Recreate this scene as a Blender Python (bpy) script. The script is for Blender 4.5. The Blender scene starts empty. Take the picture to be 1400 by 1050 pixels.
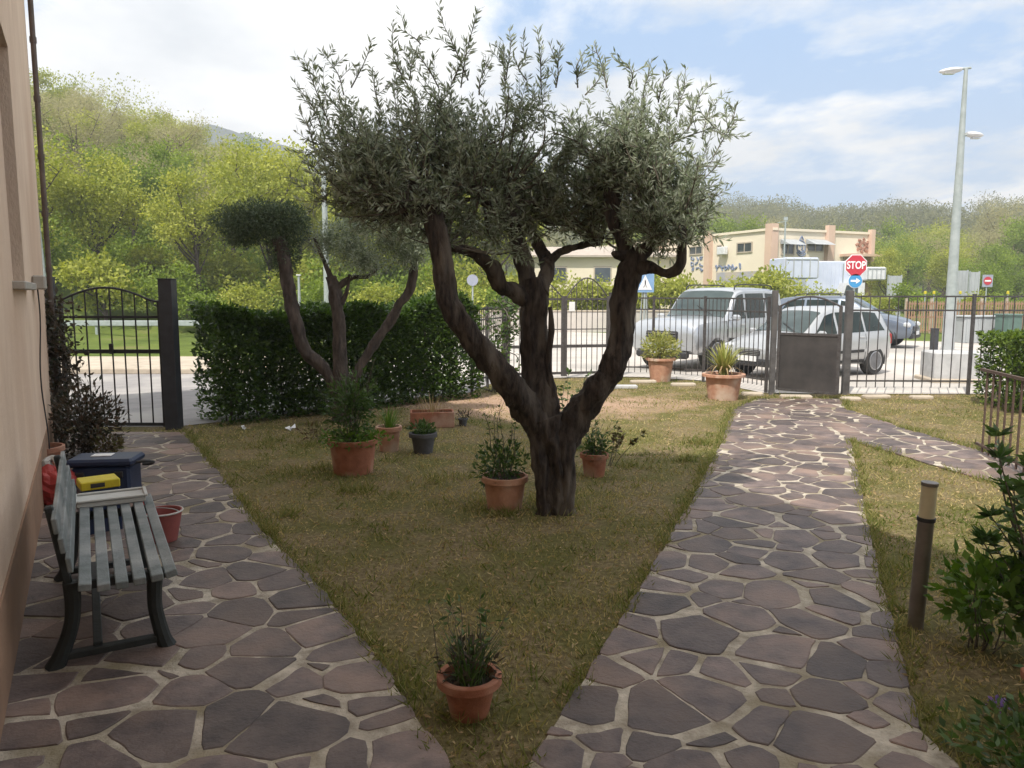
import bpy, math, random
import numpy as np
from mathutils import Vector, Matrix, noise as mnoise
random.seed(7)
rng = np.random.default_rng(11)
sc = bpy.context.scene
C = sc.collection
R = math.radians
V = Vector

# ---------------------------------------------------------------- camera
PITCH = R(6.68); CAMH = 1.7; F = 1050.0
cam_d = bpy.data.cameras.new('camera'); cam = bpy.data.objects.new('camera', cam_d); C.objects.link(cam)
cam.location = (0, 0, CAMH); cam.rotation_euler = (math.pi/2-PITCH, 0, 0)
cam_d.sensor_width = 36; cam_d.lens = 27; cam_d.clip_end = 8000; cam_d.clip_start = 0.05
sc.camera = cam
def ray(px, py):
    u = (px-700)/F; v = (525-py)/F; s, c = math.sin(PITCH), math.cos(PITCH)
    return V((u, c+v*s, -s+v*c))
def P(px, py, z=0.0):
    d = ray(px, py); t = (z-CAMH)/d.z
    return V((d.x*t, d.y*t, z))
def X(px, py, y):
    d = ray(px, py); t = y/d.y
    return V((d.x*t, y, CAMH+d.z*t))
# ---------------------------------------------------------------- tagging
def tag(o, label=None, cat=None, group=None, kind=None):
    if label: o['label'] = label
    if cat: o['category'] = cat
    if group: o['group'] = group
    if kind: o['kind'] = kind
    return o
def thing(name, label, cat, loc=(0,0,0), rz=0, group=None):
    o = bpy.data.objects.new(name, None); C.objects.link(o); o.empty_display_size = .1
    o.location = loc; o.rotation_euler = (0,0,rz)
    return tag(o, label, cat, group)
def copy_tree(o, parent=None):
    c = o.copy(); C.objects.link(c); c.parent = parent
    for ch in list(o.children): copy_tree(ch, c)
    return c
def catmull(pts, n=5):
    out = []
    m = len(pts)
    for i in range(m-1):
        p0 = pts[max(i-1,0)]; p1 = pts[i]; p2 = pts[i+1]; p3 = pts[min(i+2,m-1)]
        for k in range(n):
            t = k/n
            out.append(tuple(.5*((2*b)+(-a+c_)*t+(2*a-5*b+4*c_-d)*t*t+(-a+3*b-3*c_+d)*t**3) for a,b,c_,d in zip(p0,p1,p2,p3)))
    out.append(tuple(pts[-1]))
    return out
# ---------------------------------------------------------------- mesh builder
class MB:
    def __init__(s): s.v = []; s.f = []; s.org = V((0,0,0))
    def add(s, vs, fs):
        b = len(s.v); s.v += [tuple(v) for v in vs]; s.f += [tuple(b+i for i in f) for f in fs]; return s
    def box(s, c, size, rot=None, bev=0.0):
        hx, hy, hz = size[0]/2, size[1]/2, size[2]/2
        b = min(bev, hx*.9, hy*.9, hz*.9)
        vs = []; fs = []
        if b <= 0:
            vs = [V((x*hx,y*hy,z*hz)) for z in (-1,1) for x,y in ((-1,-1),(1,-1),(1,1),(-1,1))]
            fs = [(3,2,1,0),(4,5,6,7),(0,1,5,4),(1,2,6,5),(2,3,7,6),(3,0,4,7)]
        else:
            rings = [(-hz, b), (-hz+b, 0), (hz-b, 0), (hz, b)]
            for z, i in rings:
                x, y = hx-i, hy-i; q = b if i == 0 else b*.6
                vs += [V(p) for p in ((-x+q,-y,z),(x-q,-y,z),(x,-y+q,z),(x,y-q,z),(x-q,y,z),(-x+q,y,z),(-x,y-q,z),(-x,-y+q,z))]
            for k in range(3):
                for i in range(8): fs.append((k*8+i, k*8+(i+1)%8, k*8+8+(i+1)%8, k*8+8+i))
            fs.append(tuple(range(7,-1,-1))); fs.append(tuple(range(24,32)))
        M = rot.to_3x3() if rot is not None else Matrix.Identity(3)
        return s.add([M@v+V(c) for v in vs], fs)
    def beam(s, a, b, w, h, up=V((0,0,1)), bev=0.0):
        a = V(a); b = V(b); d = b-a; L = d.length; d.normalize()
        sd = d.cross(up)
        if sd.length < 1e-4: sd = V((1,0,0))
        sd.normalize(); u = sd.cross(d)
        M = Matrix((( d.x, sd.x, u.x),(d.y, sd.y, u.y),(d.z, sd.z, u.z)))
        return s.box((a+b)/2, (L, w, h), M, bev)
    def tube(s, pts, segs=8, n=1, bump=0.0, seed=0.0, cap=True):
        # pts: (x,y,z,r)
        if n > 1: pts = catmull(pts, n)
        prev = None; base = len(s.v); vs = []; fs = []
        N = len(pts); u = None
        for i, p in enumerate(pts):
            a = V(pts[max(i-1,0)][:3]); b = V(pts[min(i+1,N-1)][:3]); d = (b-a)
            if d.length < 1e-9: d = V((0,0,1))
            d.normalize()
            if u is None:
                u = d.cross(V((.3,.9,.1))); 
                if u.length < .05: u = d.cross(V((1,0,0)))
            u = (u-d*u.dot(d)); u.normalize(); w = d.cross(u)
            for k in range(segs):
                an = 2*math.pi*k/segs; dr = u*math.cos(an)+w*math.sin(an); r = p[3]
                q = V(p[:3])+dr*r
                if bump: 
                    r *= 1+bump*(mnoise.noise(q*V((14,14,5)).x*0 + V((q.x*14+seed,q.y*14,q.z*4)))+.6*mnoise.noise(V((q.x*40,q.y*40,q.z*12+seed))))
                    q = V(p[:3])+dr*r
                vs.append(q)
        for i in range(N-1):
            for k in range(segs):
                fs.append((i*segs+k, i*segs+(k+1)%segs, (i+1)*segs+(k+1)%segs, (i+1)*segs+k))
        if cap:
            fs.append(tuple(range(segs-1,-1,-1))); fs.append(tuple((N-1)*segs+k for k in range(segs)))
        return s.add(vs, fs)
    def cyl(s, a, b, r, r2=None, segs=12):
        r2 = r if r2 is None else r2
        return s.tube([(*a, r), (*b, r2)], segs)
    def lathe(s, prof, c=(0,0,0), segs=28, closed=False):
        vs = []; fs = []; n = len(prof)
        for r, z in prof:
            for k in range(segs):
                a = 2*math.pi*k/segs; vs.append((c[0]+r*math.cos(a), c[1]+r*math.sin(a), c[2]+z))
        for i in range(n-1):
            for k in range(segs): fs.append((i*segs+k, i*segs+(k+1)%segs, (i+1)*segs+(k+1)%segs, (i+1)*segs+k))
        fs.append(tuple(range(segs-1,-1,-1))); fs.append(tuple((n-1)*segs+k for k in range(segs)))
        return s.add(vs, fs)
    def prism(s, poly, a, b):
        # poly: list of V (planar), extruded by vector from +a to +b
        n = len(poly); vs = [V(p)+V(a) for p in poly]+[V(p)+V(b) for p in poly]
        fs = [tuple(range(n-1,-1,-1)), tuple(range(n,2*n))]+[(i,(i+1)%n,n+(i+1)%n,n+i) for i in range(n)]
        return s.add(vs, fs)
    def build(s, name, m, parent=None, smooth=False, label=None, xf=None):
        me = bpy.data.meshes.new(name); me.from_pydata([tuple(v) for v in s.v], [], s.f); me.validate()
        if xf is not None: me.transform(xf)
        me.materials.append(m); o = bpy.data.objects.new(name, me); C.objects.link(o)
        if parent is not None: o.parent = parent
        if smooth:
            me.polygons.foreach_set('use_smooth', [True]*len(me.polygons))
            if smooth != 'all':
                me.set_sharp_from_angle(angle=R(40))
        if label: o['label'] = label
        return o
# ---------------------------------------------------------------- materials
MATS = {}
def nt(m): return m.node_tree.nodes, m.node_tree.links
def mat(name, c1, c2=None, rough=.8, scale=8.0, bump=.0, bscale=None, metal=0.0, spec=.5, detail=6.0, stretch=None, c3=None, coat=0, contrast=(.35,.65), attr=None):
    m = bpy.data.materials.new(name); m.use_nodes = True; N, L = nt(m); b = N['Principled BSDF']
    b.inputs['Roughness'].default_value = rough; b.inputs['Metallic'].default_value = metal
    b.inputs['Specular IOR Level'].default_value = spec
    if coat: b.inputs['Coat Weight'].default_value = coat; b.inputs['Coat Roughness'].default_value = .05
    tc = N.new('ShaderNodeTexCoord'); src = tc.outputs['Object']
    if stretch:
        mp = N.new('ShaderNodeMapping'); mp.inputs['Scale'].default_value = stretch; L.new(src, mp.inputs[0]); src = mp.outputs[0]
    no = N.new('ShaderNodeTexNoise'); no.inputs['Scale'].default_value = scale; no.inputs['Detail'].default_value = detail; no.inputs['Roughness'].default_value = .62
    L.new(src, no.inputs['Vector'])
    rp = N.new('ShaderNodeValToRGB'); rp.color_ramp.elements[0].position = contrast[0]; rp.color_ramp.elements[1].position = contrast[1]
    c2 = c2 or tuple(x*.8 for x in c1)
    rp.color_ramp.elements[0].color = (*c2,1); rp.color_ramp.elements[1].color = (*c1,1)
    L.new(no.outputs['Fac'], rp.inputs[0]); out = rp.outputs[0]
    if c3:
        n2 = N.new('ShaderNodeTexNoise'); n2.inputs['Scale'].default_value = scale*.27; n2.inputs['Detail'].default_value = 5; L.new(src, n2.inputs['Vector'])
        r2 = N.new('ShaderNodeValToRGB'); r2.color_ramp.elements[0].position = .48; r2.color_ramp.elements[1].position = .66
        L.new(n2.outputs['Fac'], r2.inputs[0]); mx = N.new('ShaderNodeMixRGB'); L.new(r2.outputs[0], mx.inputs[0]); L.new(out, mx.inputs[1]); mx.inputs[2].default_value = (*c3,1); out = mx.outputs[0]
    if attr:
        at = N.new('ShaderNodeAttribute'); at.attribute_name = attr
        mp2 = N.new('ShaderNodeMapRange'); mp2.inputs[3].default_value = .55; mp2.inputs[4].default_value = 1.45; L.new(at.outputs['Fac'], mp2.inputs[0])
        vm = N.new('ShaderNodeVectorMath'); vm.operation = 'SCALE'; L.new(out, vm.inputs[0]); L.new(mp2.outputs[0], vm.inputs['Scale']); out = vm.outputs[0]
    L.new(out, b.inputs['Base Color'])
    if bump:
        bn = N.new('ShaderNodeTexNoise'); bn.inputs['Scale'].default_value = bscale or scale*4; bn.inputs['Detail'].default_value = 8; bn.inputs['Roughness'].default_value = .65; L.new(src, bn.inputs['Vector'])
        bp = N.new('ShaderNodeBump'); bp.inputs['Strength'].default_value = bump; bp.inputs['Distance'].default_value = .02; L.new(bn.outputs['Fac'], bp.inputs['Height']); L.new(bp.outputs[0], b.inputs['Normal'])
    return m
def leafmat(name, ca, cb, trans=.35, rough=.5, tcol=None, under=None, spec=.4):
    m = bpy.data.materials.new(name); m.use_nodes = True; N, L = nt(m); b = N['Principled BSDF']
    at = N.new('ShaderNodeAttribute'); at.attribute_name = 'tint'
    mx = N.new('ShaderNodeMixRGB'); mx.inputs[1].default_value = (*ca,1); mx.inputs[2].default_value = (*cb,1); L.new(at.outputs['Fac'], mx.inputs[0]); col = mx.outputs[0]
    if under:
        ge = N.new('ShaderNodeNewGeometry'); m2 = N.new('ShaderNodeMixRGB'); L.new(ge.outputs['Backfacing'], m2.inputs[0]); L.new(col, m2.inputs[1]); m2.inputs[2].default_value = (*under,1); col = m2.outputs[0]
    L.new(col, b.inputs['Base Color']); b.inputs['Roughness'].default_value = rough; b.inputs['Specular IOR Level'].default_value = spec
    tr = N.new('ShaderNodeBsdfTranslucent')
    hs = N.new('ShaderNodeHueSaturation'); hs.inputs['Saturation'].default_value = 1.15; hs.inputs['Value'].default_value = 1.5; L.new(col, hs.inputs['Color']); L.new(hs.outputs[0], tr.inputs[0])
    ms = N.new('ShaderNodeMixShader'); ms.inputs[0].default_value = trans; L.new(b.outputs[0], ms.inputs[1]); L.new(tr.outputs[0], ms.inputs[2])
    L.new(ms.outputs[0], N['Material Output'].inputs['Surface'])
    return m
M = {}
M['plaster'] = mat('wall_plaster', (.80,.62,.48), (.68,.50,.375), .9, 2.2, .5, 45, c3=(.62,.43,.31), stretch=(1,1,.45))
M['sill'] = mat('sill_stone', (.45,.42,.38), (.35,.32,.28), .7, 14, .1)
M['rooftile'] = mat('roof_tiles', (.32,.14,.08), (.22,.10,.06), .85, 6, .4)
M['darkiron'] = mat('painted_iron', (.035,.033,.034), (.02,.019,.02), .5, 25, .1, metal=.3)
M['postiron'] = mat('post_paint', (.05,.052,.06), (.035,.035,.04), .55, 9, .1, metal=.2)
M['greyiron'] = mat('worn_grey_iron', (.10,.095,.095), (.06,.05,.048), .6, 20, .1, metal=.3)
M['terracotta'] = mat('terracotta', (.38,.15,.085), (.26,.10,.055), .85, 11, .3, 60, c3=(.45,.30,.22))
M['terrapale'] = mat('pale_terracotta', (.52,.29,.19), (.38,.19,.12), .85, 11, .3, 60, c3=(.55,.42,.33))
M['greypot'] = mat('grey_pot', (.10,.10,.11), (.06,.06,.065), .7, 12, .1)
M['soil'] = mat('potting_soil', (.05,.035,.025), (.025,.018,.012), .95, 30, .8, 90)
M['bark'] = mat('olive_bark', (.075,.057,.045), (.012,.009,.008), .95, 34, 1.0, 34, stretch=(1,1,.25), c3=(.13,.11,.09))
M['bark2'] = mat('grey_bark', (.12,.092,.075), (.035,.026,.022), .95, 16, .6, 30, stretch=(1,1,.3))
M['twig'] = mat('twig_bark', (.16,.14,.11), (.08,.07,.055), .9, 30)
M['olive'] = leafmat('olive_leaf', (.13,.165,.095), (.25,.29,.18), .34, .45, under=(.36,.40,.31))
M['olivedk'] = leafmat('clipped_foliage', (.05,.075,.035), (.13,.17,.09), .18, .55)
M['hedge'] = leafmat('hedge_leaf', (.028,.055,.014), (.10,.165,.032), .32, .32)
M['shrub'] = leafmat('shrub_leaf', (.035,.07,.02), (.10,.17,.045), .3, .4)
M['limeleaf'] = leafmat('yellow_green_leaf', (.20,.26,.03), (.36,.38,.07), .35, .5)
M['potleaf'] = leafmat('pot_plant_leaf', (.035,.07,.018), (.09,.15,.04), .3, .5)
M['redleaf'] = leafmat('reddish_leaf', (.10,.055,.03), (.12,.13,.04), .3, .5)
M['roseleaf'] = leafmat('climber_leaf', (.025,.035,.018), (.09,.06,.04), .25, .5)
M['strap'] = leafmat('strap_leaf', (.22,.26,.06), (.42,.40,.14), .3, .5)
M['dryleaf'] = leafmat('dry_leaf', (.30,.20,.10), (.45,.34,.18), .2, .7)
M['spring'] = leafmat('spring_leaf', (.22,.255,.045), (.44,.45,.10), .38, .6, spec=.2)
M['fresh'] = leafmat('fresh_leaf', (.13,.19,.03), (.27,.34,.06), .38, .6, spec=.2)
M['bare'] = leafmat('budding_twig', (.28,.25,.13), (.46,.43,.24), .3, .8, spec=.1)
M['farwood'] = leafmat('wood_leaf', (.10,.115,.035), (.23,.22,.085), .3, .8, spec=.1)
M['grass'] = leafmat('grass_blade', (.095,.13,.024), (.50,.40,.19), .3, .6, spec=.2)
M['stone'] = mat('paving_stone', (.158,.116,.102), (.072,.053,.050), .55, 6.5, .45, 45, attr='tint', c3=(.20,.135,.105))
M['mortar'] = mat('paving_mortar', (.62,.55,.45), (.28,.24,.185), .95, 9, .8, 70, c3=(.26,.22,.14))
M['parking'] = mat('pale_paving', (.56,.51,.46), (.47,.43,.39), .85, 1.2, .15, 40, c3=(.34,.32,.29))
M['asphalt'] = mat('grey_asphalt', (.30,.28,.275), (.23,.22,.215), .9, 3, .2, 80, c3=(.36,.34,.32))
M['kerb'] = mat('beige_stone', (.50,.43,.34), (.38,.32,.25), .9, 3, .2, 30)
M['concrete'] = mat('concrete', (.50,.50,.50), (.38,.38,.38), .85, 4, .2, 30)
M['white'] = mat('white_paint', (.72,.73,.74), (.6,.6,.6), .5, 6)
M['benchgrey'] = mat('bench_grey_plank', (.20,.22,.22), (.13,.15,.15), .75, 11, .35, 60, c3=(.29,.30,.295))
M['benchiron'] = mat('bench_leg_iron', (.022,.028,.028), (.012,.016,.016), .6, 12, .2)
M['lampsteel'] = mat('bollard_steel', (.22,.195,.17), (.16,.14,.12), .42, 8, .05, metal=.4)
M['lampglass'] = mat('bollard_diffuser', (.62,.56,.38), (.52,.45,.29), .35, 6)
M['galv'] = mat('galvanised_steel', (.40,.44,.43), (.30,.34,.33), .6, 5, metal=.2)
M['silver'] = mat('silver_paint', (.52,.54,.57), (.50,.52,.55), .30, 2, metal=.55, coat=.6)
M['silver2'] = mat('pale_silver_paint', (.50,.51,.52), (.47,.48,.49), .32, 2, metal=.5, coat=.6)
M['bluegrey'] = mat('blue_grey_paint', (.17,.20,.25), (.15,.18,.23), .30, 2, metal=.5, coat=.6)
M['tyre'] = mat('tyre_rubber', (.03,.03,.03), (.02,.02,.02), .85, 20)
M['rim'] = mat('alloy_rim', (.45,.45,.46), (.35,.35,.36), .35, 10, metal=.8)
M['blackpl'] = mat('black_plastic', (.03,.03,.032), (.02,.02,.022), .6, 12)
M['headl'] = mat('lamp_lens', (.75,.77,.80), (.6,.62,.66), .12, 14, metal=.4, coat=.5)
M['redlens'] = mat('red_lens', (.4,.02,.02), (.25,.01,.01), .2, 14)
M['amber'] = mat('amber_lens', (.7,.25,.02), (.6,.2,.02), .2, 14)
g = bpy.data.materials.new('car_glass'); g.use_nodes = True; N, L = nt(g); b = N['Principled BSDF']
b.inputs['Base Color'].default_value = (.035,.05,.05,1); b.inputs['Roughness'].default_value = .06; b.inputs['Specular IOR Level'].default_value = .45
no = N.new('ShaderNodeTexNoise'); no.inputs['Scale'].default_value = 2.2; rp = N.new('ShaderNodeValToRGB'); rp.color_ramp.elements[0].color = (.02,.03,.03,1); rp.color_ramp.elements[1].color = (.09,.12,.12,1)
L.new(no.outputs['Fac'], rp.inputs[0]); L.new(rp.outputs[0], b.inputs['Base Color']); M['glass'] = g
M['rim2'] = mat('wheel_inner_grey', (.20,.20,.21), (.14,.14,.15), .5, 10, metal=.4)
M['sideglass'] = mat('dark_side_glass', (.028,.040,.036), (.012,.018,.016), .05, 2.5, spec=.3)
M['winglass'] = mat('dark_window_glass', (.07,.085,.09), (.04,.05,.055), .12, 2, spec=.8)
M['cream'] = mat('cream_render', (.80,.71,.56), (.74,.65,.51), .9, .5, .1, 10, c3=(.68,.59,.47))
M['peach'] = mat('peach_render', (.64,.46,.35), (.58,.41,.31), .9, .7)
M['paintblue'] = mat('graffiti_blue', (.20,.24,.36), (.16,.20,.30), .8, 5)
M['paintbrown'] = mat('graffiti_brown', (.36,.19,.13), (.30,.15,.10), .8, 5)
M['greyband'] = mat('graffiti_grey_band', (.36,.36,.40), (.46,.40,.34), .9, .9, contrast=(.45,.55))
M['truckwhite'] = mat('truck_white', (.58,.62,.72), (.48,.53,.64), .5, 1)
M['signred'] = mat('sign_red', (.50,.03,.05), (.45,.03,.05), .45, 8)
M['signblue'] = mat('sign_blue', (.05,.28,.55), (.05,.25,.50), .45, 8)
M['signwhite'] = mat('sign_white', (.8,.8,.8), (.75,.75,.75), .45, 8)
M['signback'] = mat('sign_back', (.36,.38,.46), (.30,.32,.40), .55, 5, metal=.2)
M['binblue'] = mat('navy_plastic', (.012,.028,.075), (.01,.02,.055), .45, 8)
M['red'] = mat('red_plastic', (.42,.05,.045), (.34,.035,.03), .5, 8)
M['bucket'] = mat('faded_red_plastic', (.30,.085,.075), (.24,.06,.055), .6, 8)
M['yellow'] = mat('yellow_card', (.62,.52,.02), (.52,.42,.02), .6, 14)
M['whiteplastic'] = mat('white_plastic', (.55,.55,.52), (.46,.46,.43), .55, 8, c3=(.40,.39,.36))
M['orangefence'] = mat('rusty_mesh', (.38,.22,.14), (.30,.19,.13), .9, 3)
M['bingreen'] = mat('green_bin', (.10,.17,.14), (.08,.13,.11), .6, 5)
M['sheet'] = mat('sheet_metal_grey', (.42,.44,.45), (.34,.36,.37), .6, 1.5)
M['purple'] = leafmat('violet_petal', (.22,.14,.42), (.38,.26,.55), .3, .6)
M['petal'] = leafmat('white_petal', (.6,.58,.5), (.75,.73,.68), .3, .6)

# ---------------------------------------------------------------- leaf clouds
def setmesh(name, verts, nper, m, parent=None, tint=None, smooth=False):
    n = len(verts)//nper
    me = bpy.data.meshes.new(name)
    me.vertices.add(len(verts)); me.vertices.foreach_set('co', np.asarray(verts, dtype=np.float32).ravel())
    me.loops.add(len(verts)); me.loops.foreach_set('vertex_index', np.arange(len(verts), dtype=np.int32))
    me.polygons.add(n); me.polygons.foreach_set('loop_start', np.arange(0, len(verts), nper, dtype=np.int32))
    me.polygons.foreach_set('loop_total', np.full(n, nper, dtype=np.int32))
    me.update(calc_edges=True)
    if tint is None: tint = rng.random(n)
    a = me.attributes.new('tint', 'FLOAT', 'FACE'); a.data.foreach_set('value', np.asarray(tint, dtype=np.float32))
    me.materials.append(m); o = bpy.data.objects.new(name, me); C.objects.link(o)
    if parent is not None: o.parent = parent
    return o
def unit(a): return a/np.maximum(np.linalg.norm(a, axis=1, keepdims=True), 1e-9)
def leafverts(c, d, L, W, fold=.15):
    n = len(c); d = unit(d); s = unit(np.cross(d, rng.normal(size=(n,3)))); nn = np.cross(s, d)
    L = np.broadcast_to(L, n)[:,None]; W = np.broadcast_to(W, n)[:,None]
    v = np.empty((n,4,3)); v[:,0] = c; v[:,1] = c+d*L*.45+s*W*.5+nn*W*fold; v[:,2] = c+d*L; v[:,3] = c+d*L*.45-s*W*.5+nn*W*fold
    return v.reshape(-1,3)
def leafcloud(name, c, d, L, W, m, parent=None, tint=None):
    return setmesh(name, leafverts(c, d, L, W), 4, m, parent, tint)
def ball(n, pw=.5):
    d = unit(rng.normal(size=(n,3))); r = rng.random(n)**pw
    return d*r[:,None], d

# ---------------------------------------------------------------- terrain
def sm(a, b, x): 
    t = min(max((x-a)/(b-a),0),1); return t*t*(3-2*t)
def interp(x, xs, ys): return float(np.interp(x, xs, ys))
def terr(x, y):
    r = math.hypot(x, y); b = math.degrees(math.atan2(x, max(y, .001)))
    if y < 5: b = max(min(b, 40), -40)
    A = interp(b, [-40,-25,-20.5,-18,-14,-5,5], [.92,.90,.66,.52,.45,.34,0])
    zl = 0
    if r > 35: zl = .325*(min(r,80)-35) + .12*max(min(r,220)-80, 0)
    B = interp(b, [-12,-2,8,14,22,40], [0,.5,1.0,1.12,.95,.85])
    zr = .155*max(min(r,265)-115,0)+.02*max(min(r,500)-265,0)
    z = A*zl+B*zr
    if r > 30: z += .6*mnoise.noise(V((x*.03,y*.03,0)))*min((r-30)/30,1)
    if r > 300: z *= max(0, 1-(r-300)/200)
    return z
def geo(a, b, n0, g_):
    out = [a]; s = n0
    while out[-1] < b: out.append(out[-1]+s); s *= g_
    return out
ys = [-12,-6,-2]+geo(0, 640, 1.2, 1.035)
xp = geo(0, 600, 1.5, 1.05)
xs = [-x for x in xp[::-1]]+xp[1:]
mb = MB()
mb.v = [(x, y, terr(x,y)) for y in ys for x in xs]
nx = len(xs)
mb.f = [(j*nx+i, j*nx+i+1, (j+1)*nx+i+1, (j+1)*nx+i) for j in range(len(ys)-1) for i in range(nx-1)]
gm = bpy.data.materials.new('ground_turf'); gm.use_nodes = True; N, L = nt(gm); b = N['Principled BSDF']; b.inputs['Roughness'].default_value = .95; b.inputs['Specular IOR Level'].default_value = .15
tc = N.new('ShaderNodeTexCoord')
def nz(scale, det=6, rough=.6):
    n_ = N.new('ShaderNodeTexNoise'); n_.inputs['Scale'].default_value = scale; n_.inputs['Detail'].default_value = det; n_.inputs['Roughness'].default_value = rough; L.new(tc.outputs['Object'], n_.inputs['Vector']); return n_
def ramp(src, *st):
    r_ = N.new('ShaderNodeValToRGB'); e = r_.color_ramp.elements
    while len(e) < len(st): e.new(.5)
    for k, (p_, c_) in enumerate(st): e[k].position = p_; e[k].color = (*c_,1)
    L.new(src, r_.inputs[0]); return r_
n1 = nz(1.6); n2 = nz(28, 8, .75); n3 = nz(.7)
r1 = ramp(n2.outputs['Fac'], (.3,(.065,.05,.024)), (.5,(.20,.155,.08)), (.7,(.38,.31,.18)))
r2 = ramp(n2.outputs['Fac'], (.3,(.06,.06,.018)), (.55,(.15,.14,.045)), (.75,(.30,.26,.11)))
r3 = ramp(n1.outputs['Fac'], (.42,(0,0,0)), (.6,(1,1,1)))
mx = N.new('ShaderNodeMixRGB'); L.new(r3.outputs[0], mx.inputs[0]); L.new(r1.outputs[0], mx.inputs[1]); L.new(r2.outputs[0], mx.inputs[2])
# bare reddish earth patch by the fence
sp = N.new('ShaderNodeVectorMath'); sp.operation = 'SUBTRACT'; L.new(tc.outputs['Object'], sp.inputs[0]); sp.inputs[1].default_value = (.3,11.9,0)
sd = N.new('ShaderNodeVectorMath'); sd.operation = 'MULTIPLY'; L.new(sp.outputs[0], sd.inputs[0]); sd.inputs[1].default_value = (.36,.62,0)
ln = N.new('ShaderNodeVectorMath'); ln.operation = 'LENGTH'; L.new(sd.outputs[0], ln.inputs[0])
ad = N.new('ShaderNodeMath'); ad.operation = 'MULTIPLY_ADD'; L.new(n1.outputs['Fac'], ad.inputs[0]); ad.inputs[1].default_value = 1.4; L.new(ln.outputs['Value'], ad.inputs[2])
rs = ramp(ad.outputs[0], (.0,(1,1,1)), (.99,(0,0,0)))
mr = N.new('ShaderNodeMapRange'); mr.inputs[1].default_value = 1.2; mr.inputs[2].default_value = 1.8; mr.inputs[3].default_value = 1; mr.inputs[4].default_value = 0; L.new(ad.outputs[0], mr.inputs[0])
re_ = ramp(n2.outputs['Fac'], (.3,(.28,.18,.12)), (.55,(.44,.30,.21)), (.75,(.58,.47,.36)))
m2 = N.new('ShaderNodeMixRGB'); L.new(mr.outputs[0], m2.inputs[0]); L.new(mx.outputs[0], m2.inputs[1]); L.new(re_.outputs[0], m2.inputs[2])
# far ground: meadow green
sx = N.new('ShaderNodeSeparateXYZ'); L.new(tc.outputs['Object'], sx.inputs[0])
mf = N.new('ShaderNodeMapRange'); mf.inputs[1].default_value = 15.9; mf.inputs[2].default_value = 16.6; L.new(sx.outputs['Y'], mf.inputs[0])
nf = nz(.35, 8, .7); rf = ramp(nf.outputs['Fac'], (.35,(.07,.10,.02)), (.55,(.13,.17,.035)), (.75,(.20,.17,.08)))
m3 = N.new('ShaderNodeMixRGB'); L.new(mf.outputs[0], m3.inputs[0]); L.new(m2.outputs[0], m3.inputs[1]); L.new(rf.outputs[0], m3.inputs[2])
L.new(m3.outputs[0], b.inputs['Base Color'])
bp = N.new('ShaderNodeBump'); bp.inputs['Strength'].default_value = .9; bp.inputs['Distance'].default_value = .03; L.new(n2.outputs['Fac'], bp.inputs['Height']); L.new(bp.outputs[0], b.inputs['Normal'])
o = mb.build('ground', gm); tag(o, kind='structure')
# distant mountain
mb = MB(); bs = np.arange(-50, 51, .5); prof = []
for k, b_ in enumerate(bs):
    h = interp(b_, [-50,-30,-24,-21,-16,-10,0,15,25,30,34,50], [220,262,290,305,275,215,150,132,122,124,124,110])
    h += 14*mnoise.noise(V((b_*.35,0,0)))+5*mnoise.noise(V((b_*1.6,3,0)))
    prof.append(h)
vs = []
for q, (rr, hf) in enumerate(((345,.0),(370,.35),(410,.72),(450,1.0),(500,.9),(560,0))):
    for k, b_ in enumerate(bs):
        a = R(b_); vs.append((math.sin(a)*rr, math.cos(a)*rr, prof[k]*.300*hf*(1+.10*mnoise.noise(V((b_*.8,q,1))) if hf not in (0,1) else 1)-(5 if hf == 0 else 0)))
nb = len(bs); mb.v = vs; mb.f = [(q*nb+k, q*nb+k+1, (q+1)*nb+k+1, (q+1)*nb+k) for q in range(5) for k in range(nb-1)]
o = mb.build('mountain', mat('wooded_mountain', (.035,.058,.050), (.018,.032,.030), .95, .012, 0), smooth='all'); tag(o, kind='structure')

# ---------------------------------------------------------------- house frame of reference
W0 = V((-2.1, 3.0, 0)); wd = V((-.485,.8745,0)); nd = V((.8745,.485,0))
def Wp(s, p, z=0): return W0+wd*s+nd*p+V((0,0,z))
# ---------------------------------------------------------------- stone paths
edgeL = [(252,592),(300,650),(350,720),(430,800),(520,910),(612,1050)]
edgeR = [(722,1050),(820,900),(880,800),(950,680),(985,610),(1003,560),(1035,546),(1152,546)]
side = [(1156,560),(1240,588),(1320,612),(1420,640),(1420,676),(1300,644),(1162,602)]
edgeR2 = [(1190,740),(1217,850),(1256,1000)]
poly = [Wp(-3.2,0), Wp(7.35,0)]+[P(100,592)]+[P(*q) for q in edgeL]+[V((-.12,2.28,0)), V((.0,2.28,0))]+[P(*q) for q in edgeR]+[P(*q) for q in side]+[P(*q) for q in edgeR2]+[V((1.75,1.2,0)), V((1.6,.2,0))]
poly = [(p.x, p.y) for p in poly]
def inpoly(x, y, pl=poly):
    c = False; n = len(pl); j = n-1
    for i in range(n):
        xi, yi = pl[i]; xj, yj = pl[j]
        if (yi > y) != (yj > y) and x < (xj-xi)*(y-yi)/(yj-yi)+xi: c = not c
        j = i
    return c
mb = MB(); mb.add([(x,y,.010) for x,y in poly], [tuple(range(len(poly)))])
o = mb.build('path_mortar', M['mortar']); tag(o, kind='structure')
seeds = []
random.seed(5)
tries = 0
while tries < 30000:
    tries += 1
    x = random.uniform(-6.2, 7.5); y = random.uniform(.2, 13.2)
    if not inpoly(x, y): continue
    md = random.choice((.15,.19,.23,.29,.36))
    if all((x-a)**2+(y-b_)**2 > md*md for a, b_ in seeds): seeds.append((x,y))
ghost = []
npl = len(poly)
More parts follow.
